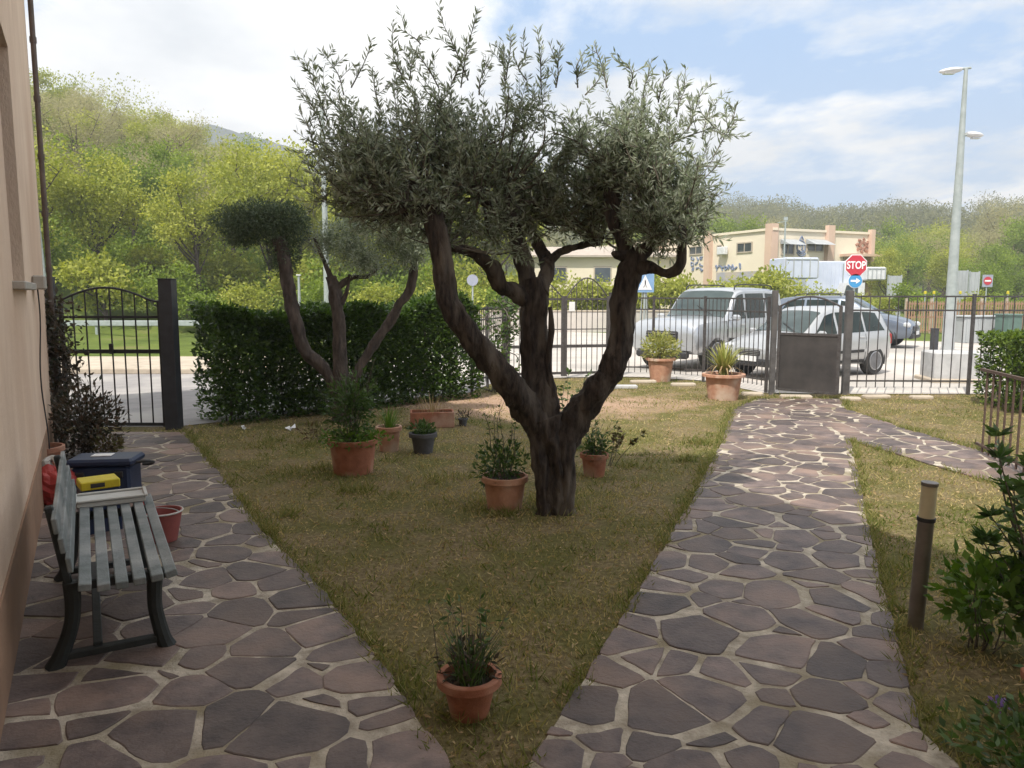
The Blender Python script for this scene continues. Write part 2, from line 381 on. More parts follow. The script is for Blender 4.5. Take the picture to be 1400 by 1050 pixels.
for (x,y) in seeds:
    for i in range(npl):
        ax, ay = poly[i]; bx, by = poly[(i+1)%npl]; dx, dy = bx-ax, by-ay; L2 = dx*dx+dy*dy
        t = ((x-ax)*dx+(y-ay)*dy)/L2
        if -.2 < t < 1.2:
            qx, qy = ax+t*dx, ay+t*dy
            if (x-qx)**2+(y-qy)**2 < .45:
                gx, gy = 2*qx-x, 2*qy-y
                if not inpoly(gx, gy): ghost.append((gx,gy))
allp = seeds+ghost
rw = random.Random(8); wts = [rw.uniform(-.030,.030) for _ in seeds]; gst = len(seeds)
def clip(pl, nx_, ny_, d_):   # keep nx*x+ny*y <= d
    out = []; n = len(pl)
    for i in range(n):
        a = pl[i]; b_ = pl[(i+1)%n]; da = nx_*a[0]+ny_*a[1]-d_; db = nx_*b_[0]+ny_*b_[1]-d_
        if da <= 0: out.append(a)
        if (da < 0) != (db < 0) and da != db:
            t = da/(da-db); out.append((a[0]+t*(b_[0]-a[0]), a[1]+t*(b_[1]-a[1])))
    return out
mb = MB(); tints = []
arr = np.array(allp)
for si, (x,y) in enumerate(seeds):
    pl = [(x-.6,y-.6),(x+.6,y-.6),(x+.6,y+.6),(x-.6,y+.6)]
    d2 = ((arr-(x,y))**2).sum(1); idx = np.argsort(d2)[1:26]
    gap = random.choice((.007,.010,.013,.017,.023,.030))
    for i in idx:
        qx, qy = allp[i]; dx, dy = qx-x, qy-y; dl = math.hypot(dx,dy)
        if dl < 1e-6 or dl > 1.6: continue
        dx /= dl; dy /= dl
        eg = random.Random(min(si,int(i))*7919+max(si,int(i))).choice((.002,.004,.006,.009,.012,.017,.023,.030)) if i < gst else -.012
        pl = clip(pl, dx, dy, dx*(x+qx)/2+dy*(y+qy)/2-eg+((wts[si]-wts[i])/(2*dl) if i < gst else 0))
        if len(pl) < 3: break
    if len(pl) < 3: continue
    ar = abs(sum(pl[i][0]*pl[(i+1)%len(pl)][1]-pl[(i+1)%len(pl)][0]*pl[i][1] for i in range(len(pl))))/2
    if ar < .0035: continue
    # wobble the edges
    out = []
    for i in range(len(pl)):
        a = pl[i]; b_ = pl[(i+1)%len(pl)]; l = math.hypot(b_[0]-a[0], b_[1]-a[1])
        k = max(1, int(l/.045))
        for q in range(k):
            t = q/k; px_ = a[0]+(b_[0]-a[0])*t; py_ = a[1]+(b_[1]-a[1])*t
            w_ = .016*mnoise.noise(V((px_*8+gap*99, py_*8, x)))+.009*mnoise.noise(V((px_*30, py_*30, y)))
            rr = math.hypot(px_-x, py_-y)+1e-6
            sh = .82 if q == 0 and False else 1
            px_ += (px_-x)/rr*w_; py_ += (py_-y)/rr*w_
            out.append((px_, py_))
    # blunt the corners
    m_ = len(out); out = [(.12*out[i-1][0]+.76*out[i][0]+.12*out[(i+1)%m_][0], .12*out[i-1][1]+.76*out[i][1]+.12*out[(i+1)%m_][1]) for i in range(m_)]
    tx, ty = random.uniform(-.008,.008), random.uniform(-.008,.008); zt = random.uniform(.013,.017)
    def ring(inset, z):
        r_ = []
        for (a,b_) in out:
            rr = math.hypot(a-x,b_-y)+1e-6; f = max(0,1-inset/rr)
            r_.append((x+(a-x)*f, y+(b_-y)*f, z+tx*(a-x)+ty*(b_-y)))
        return r_
    r0 = ring(0,.004); r1_ = ring(.001,zt-.003); r2_ = ring(.006,zt)
    n = len(out); nf_ = len(mb.f)
    mb.add(r0+r1_+r2_, [(i,(i+1)%n,n+(i+1)%n,n+i) for i in range(n)]+[(n+i,n+(i+1)%n,2*n+(i+1)%n,2*n+i) for i in range(n)]+[tuple(range(2*n,3*n))])
    tints += [random.betavariate(1.5,1.5)]*(len(mb.f)-nf_)
me = bpy.data.meshes.new('path_stones'); me.from_pydata(mb.v, [], mb.f); a = me.attributes.new('tint','FLOAT','FACE'); a.data.foreach_set('value', tints)
me.materials.append(M['stone']); o = bpy.data.objects.new('path_stones', me); C.objects.link(o); tag(o, kind='structure')

# ---------------------------------------------------------------- pavements beyond the garden
def sheet(name, pts, m, z):
    mb = MB(); mb.add([(p[0],p[1],z) for p in pts], [tuple(range(len(pts)))]); o = mb.build(name, m); tag(o, kind='structure'); return o
sheet('parking_pavement', [(-.2,15.3),(2.0,15.75),(2.7,15.65),(3.75,15.0),(4.35,13.1),(5.7,13.0),(9.0,13.0),(16,13.5),(40,14),(40,40),(16,36),(-3,34.2),(-3,16.4)], M['parking'], .012)
sheet('road', [(-40,9.9),(-5.95,9.75),(-4.3,9.75),(-.75,13.15),(-.2,15.3),(-3,16.3),(-40,16.3)], M['asphalt'], .008)
mb = MB()
mb.box((-21.5,17.9,.06), (37,3.2,.13), bev=.02); o = mb.build('pavement', M['kerb']); tag(o, kind='structure')

# ---------------------------------------------------------------- grass
def vn(x, y, s): return mnoise.noise(V((x*s, y*s, 2.2)))*.5+.5
def ingarden(x, y):
    if y < 1.5 or inpoly(x, y): return False
    # left limit: wall
    if (V((x,y,0))-W0).dot(nd) < 0.02: return False
    if x < -.75 and (x+4.3)*(13.1-9.75)-(y-9.75)*(-.75+4.3) < 0: return False   # beyond hedge line
    if x < -4.6: return False
    if y > interp(x, [-.75,-.2,2.0,2.7,3.7,4.35,20], [13.1,15.2,15.6,15.5,14.9,12.9,12.8]): return False
    return True
pts = []; tn = []; ht = []
random.seed(3)
def earth(x, y): return max(0, 1-math.hypot((x-.3)*.36,(y-11.9)*.62)/1.0)
for (y0,y1,dens) in ((1.6,4.2,2600),(4.2,6.5,1700),(6.5,9.5,950),(9.5,15.5,480)):
    xl, xr = -5.0, (4.2 if y1 < 5 else 9.5)
    for _ in range(int((y1-y0)*(xr-xl)*dens)):
        x = random.uniform(xl,xr); y = random.uniform(y0,y1)
        if abs(x) > .72*y+.6 or not ingarden(x,y): continue
        g_ = vn(x,y,1.5)*.55+vn(x,y,5.5)*.45
        if random.random() > .12+2.3*max(0,g_-.28)*(1-earth(x,y)*1.3): continue
        pts.append((x,y)); tn.append(min(1,max(0, 1.62-2.1*g_+1.1*(vn(x+9,y,.55)-.5)+random.gauss(0,.25)))); ht.append((.014+.07*g_*g_*random.random())*(1+1.2*(random.random()<.06)))
# taller tufts along path edges and pots
for (a,b_) in zip(poly[:-1], poly[1:]):
    L_ = math.hypot(b_[0]-a[0], b_[1]-a[1])
    for _ in range(int(L_*420)):
        t = random.random(); x = a[0]+(b_[0]-a[0])*t+random.gauss(0,.05); y = a[1]+(b_[1]-a[1])*t+random.gauss(0,.05)
        if y > 1.5 and vn(x,y,3) > .40 and (ingarden(x,y) or (random.random() < .5 and any(ingarden(x+u_*.05,y+v_*.05) for u_,v_ in ((1,0),(-1,0),(0,1),(0,-1))))): pts.append((x,y)); tn.append(random.random()*.5); ht.append(random.uniform(.03,.075))
for (tx_,ty_,tr_,tn_) in [(.35,5.95,.2,240),(-1.95,8.6,.3,150),(-.05,6.0,.25,200),(-1.7,7.0,.3,180),(-.17,3.0,.18,220),(2.0,4.0,.12,160),(.75,6.7,.18,100)]+[(random.uniform(-3,4),random.uniform(2.4,9),random.uniform(.04,.14),90) for _ in range(60)]:
    for _ in range(tn_):
        x = tx_+random.gauss(0,tr_); y = ty_+random.gauss(0,tr_)
        if ingarden(x,y): pts.append((x,y)); tn.append(random.random()*.55); ht.append(random.uniform(.03,.10))
pts = np.array(pts); n = len(pts); ht = np.array(ht)
base = np.c_[pts, np.zeros(n)]
lean = rng.normal(size=(n,3))*.75; lean[:,2] = 1; lean = unit(lean)
sd_ = unit(np.cross(lean, rng.normal(size=(n,3))))
wdt = (.0022+.0016*rng.random(n))*(1+pts[:,1]*.10)
v = np.empty((n,3,3)); v[:,0] = base-sd_*wdt[:,None]; v[:,1] = base+sd_*wdt[:,None]; v[:,2] = base+lean*(ht[:,None]*1.25)
o = setmesh('grass', v.reshape(-1,3), 3, M['grass'], tint=tn); tag(o, 'patchy green and straw coloured lawn grass around the olive trees', 'grass', kind='stuff')
# dry straw and fallen leaves
pts = []
while len(pts) < 10500:
    y = 1.8+12*random.random()**1.4; x = random.uniform(-4.6,7.5)
    if abs(x) < .72*y+.4 and ingarden(x,y): pts.append((x,y,.006+.014*random.random()))
n = len(pts); d = rng.normal(size=(n,3)); d[:,2] *= .15
o = setmesh('leaf_litter', leafverts(np.array(pts), d, .014+.036*rng.random(n), .005+.009*rng.random(n)), 4, M['dryleaf']); tag(o, 'scattered dry leaves and straw lying on the lawn', 'leaf litter', kind='stuff')
# ---------------------------------------------------------------- house on the left
def wallhit(px, py, org=W0, dr=wd, nn=nd):
    d = ray(px, py); o_ = V((0,0,CAMH)); t = (org-o_).dot(nn)/d.dot(nn); p = o_+d*t
    return (p-org).dot(dr), p.z
house = thing('house', 'pinkish plastered house whose side wall runs along the left edge, behind the bench', 'house', Wp(2,-4))
HI = house.matrix_basis.inverted() if False else Matrix.Translation(-V(house.location))
HH = 8.6; S1 = 6.6
# window opening found on the wall
ws0, ws1, wz0, wz1 = 2.15, 3.3, 1.78, 3.5
mb = MB()
def wbox(s0, s1, p0, p1, z0, z1, mb_=None, bev=0):
    mm = mb_ or mb
    c_ = Wp((s0+s1)/2,(p0+p1)/2,(z0+z1)/2); Mx = Matrix(((wd.x,nd.x,0),(wd.y,nd.y,0),(0,0,1)))
    # columns wd, nd, z
    mm.box(c_, (s1-s0, p1-p0, z1-z0), Mx, bev)
wbox(-9,ws0,-.35,0,0,HH); wbox(ws1,S1,-.35,0,0,HH); wbox(ws0,ws1,-.35,0,0,wz0); wbox(ws0,ws1,-.35,0,wz1,HH)
wbox(S1-.3,S1,-9,-.351,0,HH); wbox(-9,-8.7,-9,-.351,0,HH); wbox(-8.7,S1-.3,-9,-8.7,0,HH)
mb.build('wall', M['plaster'], house, xf=HI)
mb = MB(); wbox(-9,S1+.002,.001,.012,0,.42); mb.build('plinth', mat('plinth_plaster', (.36,.22,.14),(.28,.17,.11),.9,3,.3,40,c3=(.22,.14,.09)), house, xf=HI)
mb = MB()
rp_ = [Wp(0,.45,HH-.12), Wp(0,.45,HH+.05), Wp(0,-4.5,HH+2.3), Wp(0,-9.45,HH+.05), Wp(0,-9.45,HH-.12), Wp(0,-4.5,HH+2.05)]
mb.prism(rp_, wd*(-9.4), wd*(S1+.35)); mb.build('roof', M['rooftile'], house, xf=HI)
mb = MB(); mb.prism([Wp(0,-.01,HH),Wp(0,-8.99,HH),Wp(0,-4.5,HH+2.04)], wd*(S1-.28), wd*(S1-.02)); mb.build('gable', M['plaster'], house, xf=HI)
# the wing with the doorway behind the photographer
mb = MB()
HW = HH-1.2
for (x0,x1,y0,y1,z0,z1) in ((-.75,-.5,-.9,-.6,0,HW),(-.5,.55,-.9,-.6,2.25,HW),(.55,9.5,-.9,-.6,0,HW),(9.2,9.5,-7,-.901,0,HW)): mb.box(((x0+x1)/2,(y0+y1)/2,(z0+z1)/2),(x1-x0,y1-y0,z1-z0))
mb.build('wing_wall', M['plaster'], house, xf=HI)
mb = MB(); mb.box((0,-.80,1.12),(1.04,.06,2.24),bev=.004); mb.build('door', mat('brown_door',(.16,.08,.045),(.12,.06,.035),.5,6), house, xf=HI)
mb = MB(); mb.prism([V((-1.4,-.35,HW-.05)),V((-1.4,-.35,HW+.1)),V((-1.4,-4,HW+1.1)),V((-1.4,-7.3,HW+.1)),V((-1.4,-7.3,HW-.05)),V((-1.4,-4,HW+.95))],V((0,0,0)),V((11.2,0,0))); mb.build('wing_roof', M['rooftile'], house, xf=HI)
win = MB(); 
for a in ((ws0,ws0+.07,wz0,wz1),(ws1-.07,ws1,wz0,wz1),(ws0+.07,ws1-.07,wz0,wz0+.07),(ws0+.07,ws1-.07,wz1-.07,wz1),((ws0+ws1)/2-.03,(ws0+ws1)/2+.03,wz0+.07,wz1-.07)): wbox(a[0],a[1],-.26,-.2,a[2],a[3],win)
wo = win.build('window_frame', mat('brown_window_frame',(.14,.07,.04),(.10,.05,.03),.5,8,stretch=(1,1,.2)), house, xf=HI)
mb = MB(); wbox(ws0+.07,ws1-.07,-.24,-.23,wz0+.07,wz1-.07); mb.build('pane', M['winglass'], wo, xf=HI)
mb = MB(); wbox(ws0-.08,ws1+.08,-.2,.07,wz0-.05,wz0+.002,bev=.006); mb.build('window_sill', M['sill'], house, xf=HI)
# drain pipe at corner
mb = MB(); c_ = Wp(S1-.06,.06,0)
mb.cyl((c_.x,c_.y,.05),(c_.x,c_.y,HH-.2),.028,segs=10)
for z in np.arange(.7,HH-.5,.62): mb.cyl((c_.x,c_.y,z),(c_.x,c_.y,z+.06),.036,segs=10)
mb.build('drain_pipe', mat('dark_copper_pipe',(.16,.12,.10),(.10,.075,.06),.55,6,metal=.3), house, smooth=True, xf=HI)
# wall lamp box with a hanging cable
bx = Wp(4.35,.055,1.78)
mb = MB(); wbox(4.15,4.5,.003,.1,1.74,1.86,bev=.012); mb.build('wall_box', M['sill'], house, xf=HI, label='small pale box on the wall with a cable below it')
mb = MB(); cp = [(*Wp(4.42,.02+.015*math.sin(z*5),z),.006) for z in np.arange(1.74,.2,-.18)]; mb.tube(cp,6,3); mb.build('cable', M['blackpl'], house, smooth=True, xf=HI)

# ---------------------------------------------------------------- bench
bench = thing('bench', 'weathered grey slatted bench with dark iron legs standing against the house wall', 'bench', Wp(.1,.2))
bench.rotation_euler = (0,0,0)
BI = Matrix.Translation(-V(bench.location))
b0, b1 = .08, 1.72
for k, (pf, zz) in enumerate(((.315,.425),(.388,.416),(.460,.414),(.532,.416),(.604,.418),(.668,.404))):
    mb = MB(); e = random.uniform(-.012,.012); st = b0+e-(0 if k < 5 else -.06)
    Mx = Matrix(((wd.x,nd.x,0),(wd.y,nd.y,0),(0,0,1)))
    mb.box(Wp((st+b1)/2,pf,zz), (b1-st,.052,.034), Mx@Matrix.Rotation(R((-6,0,0,0,2,14)[k]),3,'X'), .004)
    mb.build('seat_slat', M['benchgrey'], bench, xf=BI)
for k, (pf, zz) in enumerate(((.262,.53),(.240,.62),(.220,.71))):
    mb = MB(); mb.box(Wp((b0+b1)/2+.02,pf,zz), (b1-b0,.022,.07), Mx@Matrix.Rotation(R(7),3,'X'), .004)
    mb.build('back_slat', M['benchgrey'], bench, xf=BI)
for s in (b0+.2, b1-.2):
    mb = MB()
    def q(p, z, r): v_ = Wp(s,p,z); return (v_.x,v_.y,v_.z,r)
    mb.tube([(*Wp(s,.61,.40),.038),(*Wp(s,.60,.30),.034),(*Wp(s,.60,.2),.033),(*Wp(s,.625,.06),.036),(*Wp(s,.645,.0),.044)],10,4)
    mb.build('leg', M['benchiron'], bench, xf=BI)
    mb = MB(); mb.tube([(*Wp(s,.26,.40),.038),(*Wp(s,.26,.28),.034),(*Wp(s,.245,.18),.033),(*Wp(s,.20,.06),.036),(*Wp(s,.17,.0),.044)],10,4)
    mb.build('leg', M['benchiron'], bench, xf=BI)
    mb = MB(); mb.beam(Wp(s,.22,.055),Wp(s,.60,.055),.045,.035,bev=.005); mb.build('foot_rail', M['benchiron'], bench, xf=BI)
    mb = MB(); mb.beam(Wp(s,.24,.380),Wp(s,.68,.372),.045,.045,bev=.006); mb.beam(Wp(s,.250,.38),Wp(s,.192,.76),.04,.035,up=nd,bev=.006)
    mb.build('side_frame', M['benchiron'], bench, xf=BI)
mb = MB(); mb.beam(Wp(b0+.2,.35,.075),Wp(b1-.2,.35,.075),.04,.03,bev=.004); mb.build('stretcher', M['benchiron'], bench, xf=BI)
# things on and behind the bench
def lbox(name, label, cat, s, p, z, size, m, bev=.01, rz=0):
    t = thing(name, label, cat, Wp(s,p,z), math.atan2(wd.y,wd.x)+rz); return t
t = lbox('storage_tray','shallow white plastic tray resting on the far end of the grey bench','tray',1.58,.46,.432,None,None)
mb = MB(); mb.box((0,0,.018),(.20,.38,.036),bev=.008); mb.build('tray_body', M['whiteplastic'], t)
mb = MB()
for y_ in (-.19,.19): mb.box((0,y_,.043),(.22,.02,.014),bev=.003)
for x_ in (-.10,.10): mb.box((x_,0,.043),(.02,.359,.012),bev=.003)
mb.build('tray_rim', M['whiteplastic'], t)
t = lbox('card_box','dark box with bright yellow printed top, between white tray and navy toolbox','box',2.5,.40,0,None,None,rz=.15)
mb = MB(); mb.box((0,0,.165),(.19,.25,.33),bev=.006); mb.build('box_body', M['binblue'], t)
mb = MB(); mb.box((0,0,.362),(.2,.25,.06),bev=.006); mb.build('box_lid', M['yellow'], t)
mb = MB(); mb.box((-.101,.02,.362),(.004,.09,.03)); mb.build('printed_patch', M['blackpl'], t)
t = thing('toolbox','navy blue plastic toolbox with black handle standing beyond the bench','toolbox',(-3.42,6.35,0),R(8))
mb = MB(); mb.box((0,0,.14),(.46,.3,.28),bev=.02); mb.build('case', M['binblue'], t)
mb = MB(); mb.box((0,0,.315),(.53,.33,.065),bev=.02); mb.build('lid', M['binblue'], t)
mb = MB(); mb.box((-.03,.02,.352),(.16,.1,.008),bev=.003); mb.build('paper_label', M['signwhite'], t)
mb = MB(); mb.tube([(.26,-.08,.3,.013),(.33,-.08,.31,.013),(.36,-.04,.30,.013),(.36,.06,.27,.013),(.32,.09,.25,.013),(.26,.09,.25,.013)],8,3); mb.build('handle', M['blackpl'], t, smooth=True)
for x_ in (-.15,.15): mb = MB(); mb.box((x_,-.163,.22),(.07,.02,.05),bev=.005); mb.build('latch', M['blackpl'], t)
t = thing('plastic_bag','crumpled red plastic bag with a white end lying between wall and toolbox','bag',(-3.72,6.1,0))
mb = MB(); nn_ = 14; vs = []; fs = []
for i in range(nn_+1):
    th = math.pi*i/nn_
    for k in range(20):
        ph = 2*math.pi*k/20; d_ = V((math.sin(th)*math.cos(ph),math.sin(th)*math.sin(ph),math.cos(th)))
        r_ = 1+.22*mnoise.noise(d_*2.3)+.12*mnoise.noise(d_*6)
        vs.append((d_.x*.17*r_, d_.y*.15*r_, .16+d_.z*.16*r_))
for i in range(nn_):
    for k in range(20): fs.append((i*20+k,i*20+(k+1)%20,(i+1)*20+(k+1)%20,(i+1)*20+k))
mb.add(vs,fs); mb.build('bag_body', M['red'], t)
mb = MB(); mb.tube([(-.02,0,.29,.03),(-.06,.02,.34,.045),(-.02,.05,.37,.03),(.04,.02,.36,.04)],8,3,bump=.3); mb.build('bag_knot', M['whiteplastic'], t)
# red bucket
def potprof(h, rt, rb, rim=.018, th=.012, rimh=.04):
    return [(rb*.2,0),(rb,0),(rb+(rt-rb)*.9*((h-rimh)/h),h-rimh),(rt+rim,h-rimh),(rt+rim,h-.004),(rt+rim-.004,h),(rt-th,h),(rt-th-.004,h-.05),(rt-th-.006,h-.055)]
t = thing('bucket','faded red bucket with pale rim on the path beside the bench front','bucket',(*P(224,742)[:2],0.02))
mb = MB(); mb.lathe([(.05,.0),(.088,0),(.128,.20),(.128,.21),(.12,.21),(.085,.012),(.01,.01)]); mb.build('bucket_body', M['bucket'], t, smooth=True)
mb = MB(); mb.tube([(.131*math.cos(a),.131*math.sin(a),.205,.006) for a in np.linspace(0,2*math.pi,30)],6); mb.build('rim', M['whiteplastic'], t, smooth=True)
mb = MB(); mb.tube([(.13*math.cos(a),-.03-.0*a,.205+.10*math.sin(a)*.3,.003) for a in np.linspace(0,math.pi,14)],5); mb.build('bucket_handle', M['galv'], t, smooth=True)
t = thing('spray_bottle','small bright red plastic bottle just behind the front of the bench','bottle',(*P(196,716)[:2],.02))
mb = MB(); mb.lathe([(.01,0),(.035,0),(.038,.02),(.038,.15),(.02,.19),(.014,.22),(.02,.22),(.02,.25),(.01,.25)]); mb.build('bottle_body', M['red'], t, smooth=True)

# ---------------------------------------------------------------- plants in pots
def strands(t, n, h, spread, m, w=.012, name='leaves', z0=0, droop=.5, r0=.05):
    vs = []; tint = []
    for _ in range(n):
        a = random.uniform(0,2*math.pi); L_ = h*random.uniform(.55,1.1); out = spread*random.uniform(.2,1)
        d0 = V((math.cos(a),math.sin(a),0)); p0 = V((math.cos(a)*r0*random.random(),math.sin(a)*r0*random.random(),z0)); s = d0.cross(V((0,0,1)))
        K = 5; prev = None; tt = random.random()
        for k in range(K+1):
            t_ = k/K; p = p0+d0*out*t_**1.5+V((0,0,L_*(t_-droop*out/max(h,.01)*.55*t_*t_*t_))); ww = w*(1-t_**2*.95)*(.5+min(t_*3,.5))
            a1, b1_ = p-s*ww, p+s*ww
            if prev: vs += [prev[0],prev[1],b1_,a1]; tint.append(tt)
            prev = (a1,b1_)
    return setmesh(name, [tuple(v_) for v_ in vs], 4, m, t, tint=tint)
def bushy(t, n, c, r, m, L_=.04, W_=.016, name='foliage', pw=.45, up=.4, tint=None):
    p, d = ball(n, pw); 
    lump = np.array([1+.35*mnoise.noise(V((*(q*2.2),))+V((c[0],c[2],n))) for q in p])
    p = p*lump[:,None]*np.array(r)+np.array(c); d = d+rng.normal(size=(n,3))*.7; d[:,2] += up
    return leafcloud(name, p, d, L_*(.6+.8*rng.random(n)), W_*(.6+.8*rng.random(n)), m, t, tint)
def stems(t, n, h, spread, m, r=.004, z0=0, leaf=None, nl=10, L_=.035, W_=.013, name='stems', base=.04, z_leaf=.15):
    mb = MB(); cs = []; ds = []
    for _ in range(n):
        a = random.uniform(0,6.283); L1 = h*random.uniform(.6,1.05); o_ = spread*random.uniform(.2,1)
        p = V((random.gauss(0,base),random.gauss(0,base),z0)); pts_ = [(*p,r)]; K = 4
        for k in range(1,K+1):
            q_ = p+V((math.cos(a)*o_*(k/K)**1.3+random.gauss(0,.012), math.sin(a)*o_*(k/K)**1.3+random.gauss(0,.012), L1*k/K)); pts_.append((*q_, r*(1-.7*k/K)))
        cp = catmull(pts_,3); mb.tube(cp,5)
        if leaf:
            for _ in range(nl):
                i = min(len(cp)-1,int(len(cp)*random.uniform(z_leaf,1))); cs.append(cp[i][:3]); ds.append((random.gauss(0,1),random.gauss(0,1),random.gauss(.4,.5)))
    o_ = mb.build(name, m, t, smooth='all')
    if leaf and cs:
        n_ = len(cs); leafcloud('leaves', np.array(cs), np.array(ds), L_*(.6+.8*rng.random(n_)), W_*(.6+.8*rng.random(n_)), leaf, t)
    return o_
def pot(name, label, loc, h, rt, rb, m, rim=.015):
    """a pot with its soil; the plant in it is a separate thing"""
    t = thing(name, label, 'flower pot', loc, random.uniform(0,6))
    mb = MB(); mb.lathe(potprof(h,rt,rb,rim,rimh=min(.045,h*.2)), segs=36); mb.build('pot_body', m, t, smooth=True)
    mb = MB(); rs_ = rt-.018; vs = [(0,0,h-.035)]+[(rs_*math.cos(a)*q_,rs_*math.sin(a)*q_,h-.04+.012*mnoise.noise(V((math.cos(a)*q_*3,math.sin(a)*q_*3,h)))) for q_ in (.5,1) for a in np.linspace(0,2*math.pi,24,endpoint=False)]
    fs = [(0,1+k,1+(k+1)%24) for k in range(24)]+[(1+k,25+k,25+(k+1)%24,1+(k+1)%24) for k in range(24)]
    mb.add(vs,fs); mb.build('soil', M['soil'], t)
    return t
def sc_(px, py):   # metres per pixel on the ground point
    p = P(px,py); return (p.y*math.cos(PITCH)+CAMH*math.sin(PITCH))/F
def gp(px, py, z=0): p = P(px,py); return V((p.x, p.y, z))
# a: foreground pot
l = gp(642,975); pot('flower_pot','chipped terracotta pot in the foreground where the two stone paths meet',l,.17,.118,.078,M['terracotta'],.014)
t = thing('potted_plant','thin dark green grassy plant growing in the foreground terracotta pot','plant',l+V((0,0,.13)))
strands(t,90,.24,.17,M['potleaf'],.0035,r0=.08); bushy(t,160,(0,0,.09),(.12,.11,.09),M['roseleaf'],.05,.012); stems(t,12,.36,.20,M['twig'],.003,leaf=M['potleaf'],nl=9)
# b: left of trunk
l = gp(690,697); l.y += .05
pot('flower_pot','dusty pale terracotta pot just left of the big olive trunk',l,.27,.175,.135,M['terrapale'],.012)
t = thing('potted_plant','leafy dark plant with bare upright stems in the pot left of the olive trunk','plant',l+V((0,0,.22)))
bushy(t,560,(-.02,0,.13),(.22,.2,.19),M['potleaf'],.05,.02); stems(t,9,.62,.2,M['twig'],.005,leaf=M['potleaf'],nl=14)
# c
l = gp(481,648); l.y += .08
pot('flower_pot','large plain terracotta pot holding a tall bush left of the olive trees',l,.33,.225,.185,M['terracotta'],.012)
t = thing('potted_shrub','tall bushy green shrub growing in the large terracotta pot','shrub',l+V((0,0,.27)))
bushy(t,1300,(.0,0,.38),(.28,.24,.34),M['potleaf'],.055,.02,pw=.8); stems(t,16,.85,.30,M['twig'],.006)
bushy(t,700,(0,0,.06),(.32,.3,.09),mk:=leafmat('bright_green_leaf',(.07,.14,.02),(.13,.22,.04),.3,.5),.045,.022,name='low_foliage')
# d
l = gp(531,617); l.y += .05
pot('flower_pot','narrow pale orange pot behind the large pot with the tall bush',l,.27,.13,.10,M['terrapale'])
t = thing('potted_plant','fan of thin bright grassy leaves in the narrow pale pot','plant',l+V((0,0,.22))); strands(t,60,.30,.2,mk,.006,r0=.07)
# e
l = gp(578,620); l.y += .05
pot('flower_pot','small charcoal grey pot with light rim between the terracotta pots',l,.22,.135,.10,M['greypot'],.018)
t = thing('potted_plant','low green tuft of leaves in the small charcoal pot','plant',l+V((0,0,.18))); bushy(t,350,(0,0,.07),(.14,.13,.09),M['potleaf'],.05,.018); strands(t,24,.2,.14,M['potleaf'],.006)
# f planter
l = gp(590,584); l.y += .08
t = thing('planter_box','low reddish rectangular planter behind the charcoal pot','planter',l,R(8))
mb = MB(); mb.box((0,-.135,.1),(.56,.025,.2),bev=.006); mb.box((0,.135,.1),(.56,.025,.2),bev=.006); mb.box((-.268,0,.1),(.025,.244,.196),bev=.004); mb.box((.268,0,.1),(.025,.244,.196),bev=.004); mb.build('trough', M['terracotta'], t)
mb = MB(); mb.box((0,0,.09),(.51,.243,.15)); mb.build('soil', M['soil'], t)
t = thing('potted_plant','dry straw coloured stalks standing in the low rectangular planter','plant',l+V((0,0,.16))); strands(t,55,.30,.16,M['dryleaf'],.004,r0=.22,name='stalks')
# g
l = gp(633,582); pot('flower_pot','tiny dark brown pot right of the rectangular planter on bare earth',l,.10,.06,.045,M['greypot'],.008)
t = thing('potted_plant','few dark withered leaves in the tiny brown pot','plant',l+V((0,0,.07))); bushy(t,60,(0,0,.06),(.1,.08,.06),M['roseleaf'],.05,.02)
# h
l = gp(813,652); l.y += .05
pot('flower_pot','small orange terracotta pot just right of the big olive trunk',l,.22,.125,.095,M['terracotta'],.01)
t = thing('potted_plant','loose leafy plant with thin arching stems in the pot right of the trunk','plant',l+V((0,0,.18)))
stems(t,14,.38,.20,M['twig'],.0035,leaf=M['potleaf'],nl=14,L_=.05,W_=.016); bushy(t,350,(0,0,.08),(.16,.15,.12),M['potleaf'],.045,.016)
# i
l = gp(904,522); l.y += .1
pot('flower_pot','sunlit peach coloured pot by the railings in front of the silver off-roader',l,.46,.26,.19,M['terrapale'],.03)
t = thing('potted_plant','bushy yellow green plant in the sunlit pot by the railings','plant',l+V((0,0,.40)))
bushy(t,1100,(0,0,.26),(.36,.32,.27),M['strap'],.10,.024); stems(t,10,.6,.3,M['twig'],.006,leaf=M['strap'],nl=8,L_=.09,W_=.02)
# j
l = gp(991,547); l.y += .12
pot('flower_pot','wide terracotta pot with moulded rim at the end of the right stone path',l,.42,.30,.235,M['terrapale'],.045)
t = thing('potted_yucca','spiky yucca with yellow green sword leaves and brown dead ones in the wide pot','plant',l+V((0,0,.36)))
strands(t,110,.62,.42,M['strap'],.019,r0=.06,name='sword_leaves',droop=.8); strands(t,26,.30,.38,M['dryleaf'],.02,name='dead_leaves',droop=2.2,z0=.1)
mb = MB(); mb.tube([(0,0,-.03,.05),(.01,.0,.15,.045),(.02,0,.3,.035)],10,2,bump=.15); mb.build('stem', M['twig'], t, smooth='all')
# k far right pot
l = V((2.20,2.98,0)); pot('flower_pot','bright orange terracotta pot half cut by the right picture edge below the shrub',l,.16,.09,.07,M['terracotta'],.012)
t = thing('potted_plant','small tuft of green leaves in the pot at the right picture edge','plant',l+V((0,0,.12))); bushy(t,120,(0,0,.05),(.08,.08,.06),M['shrub'],.05,.02)
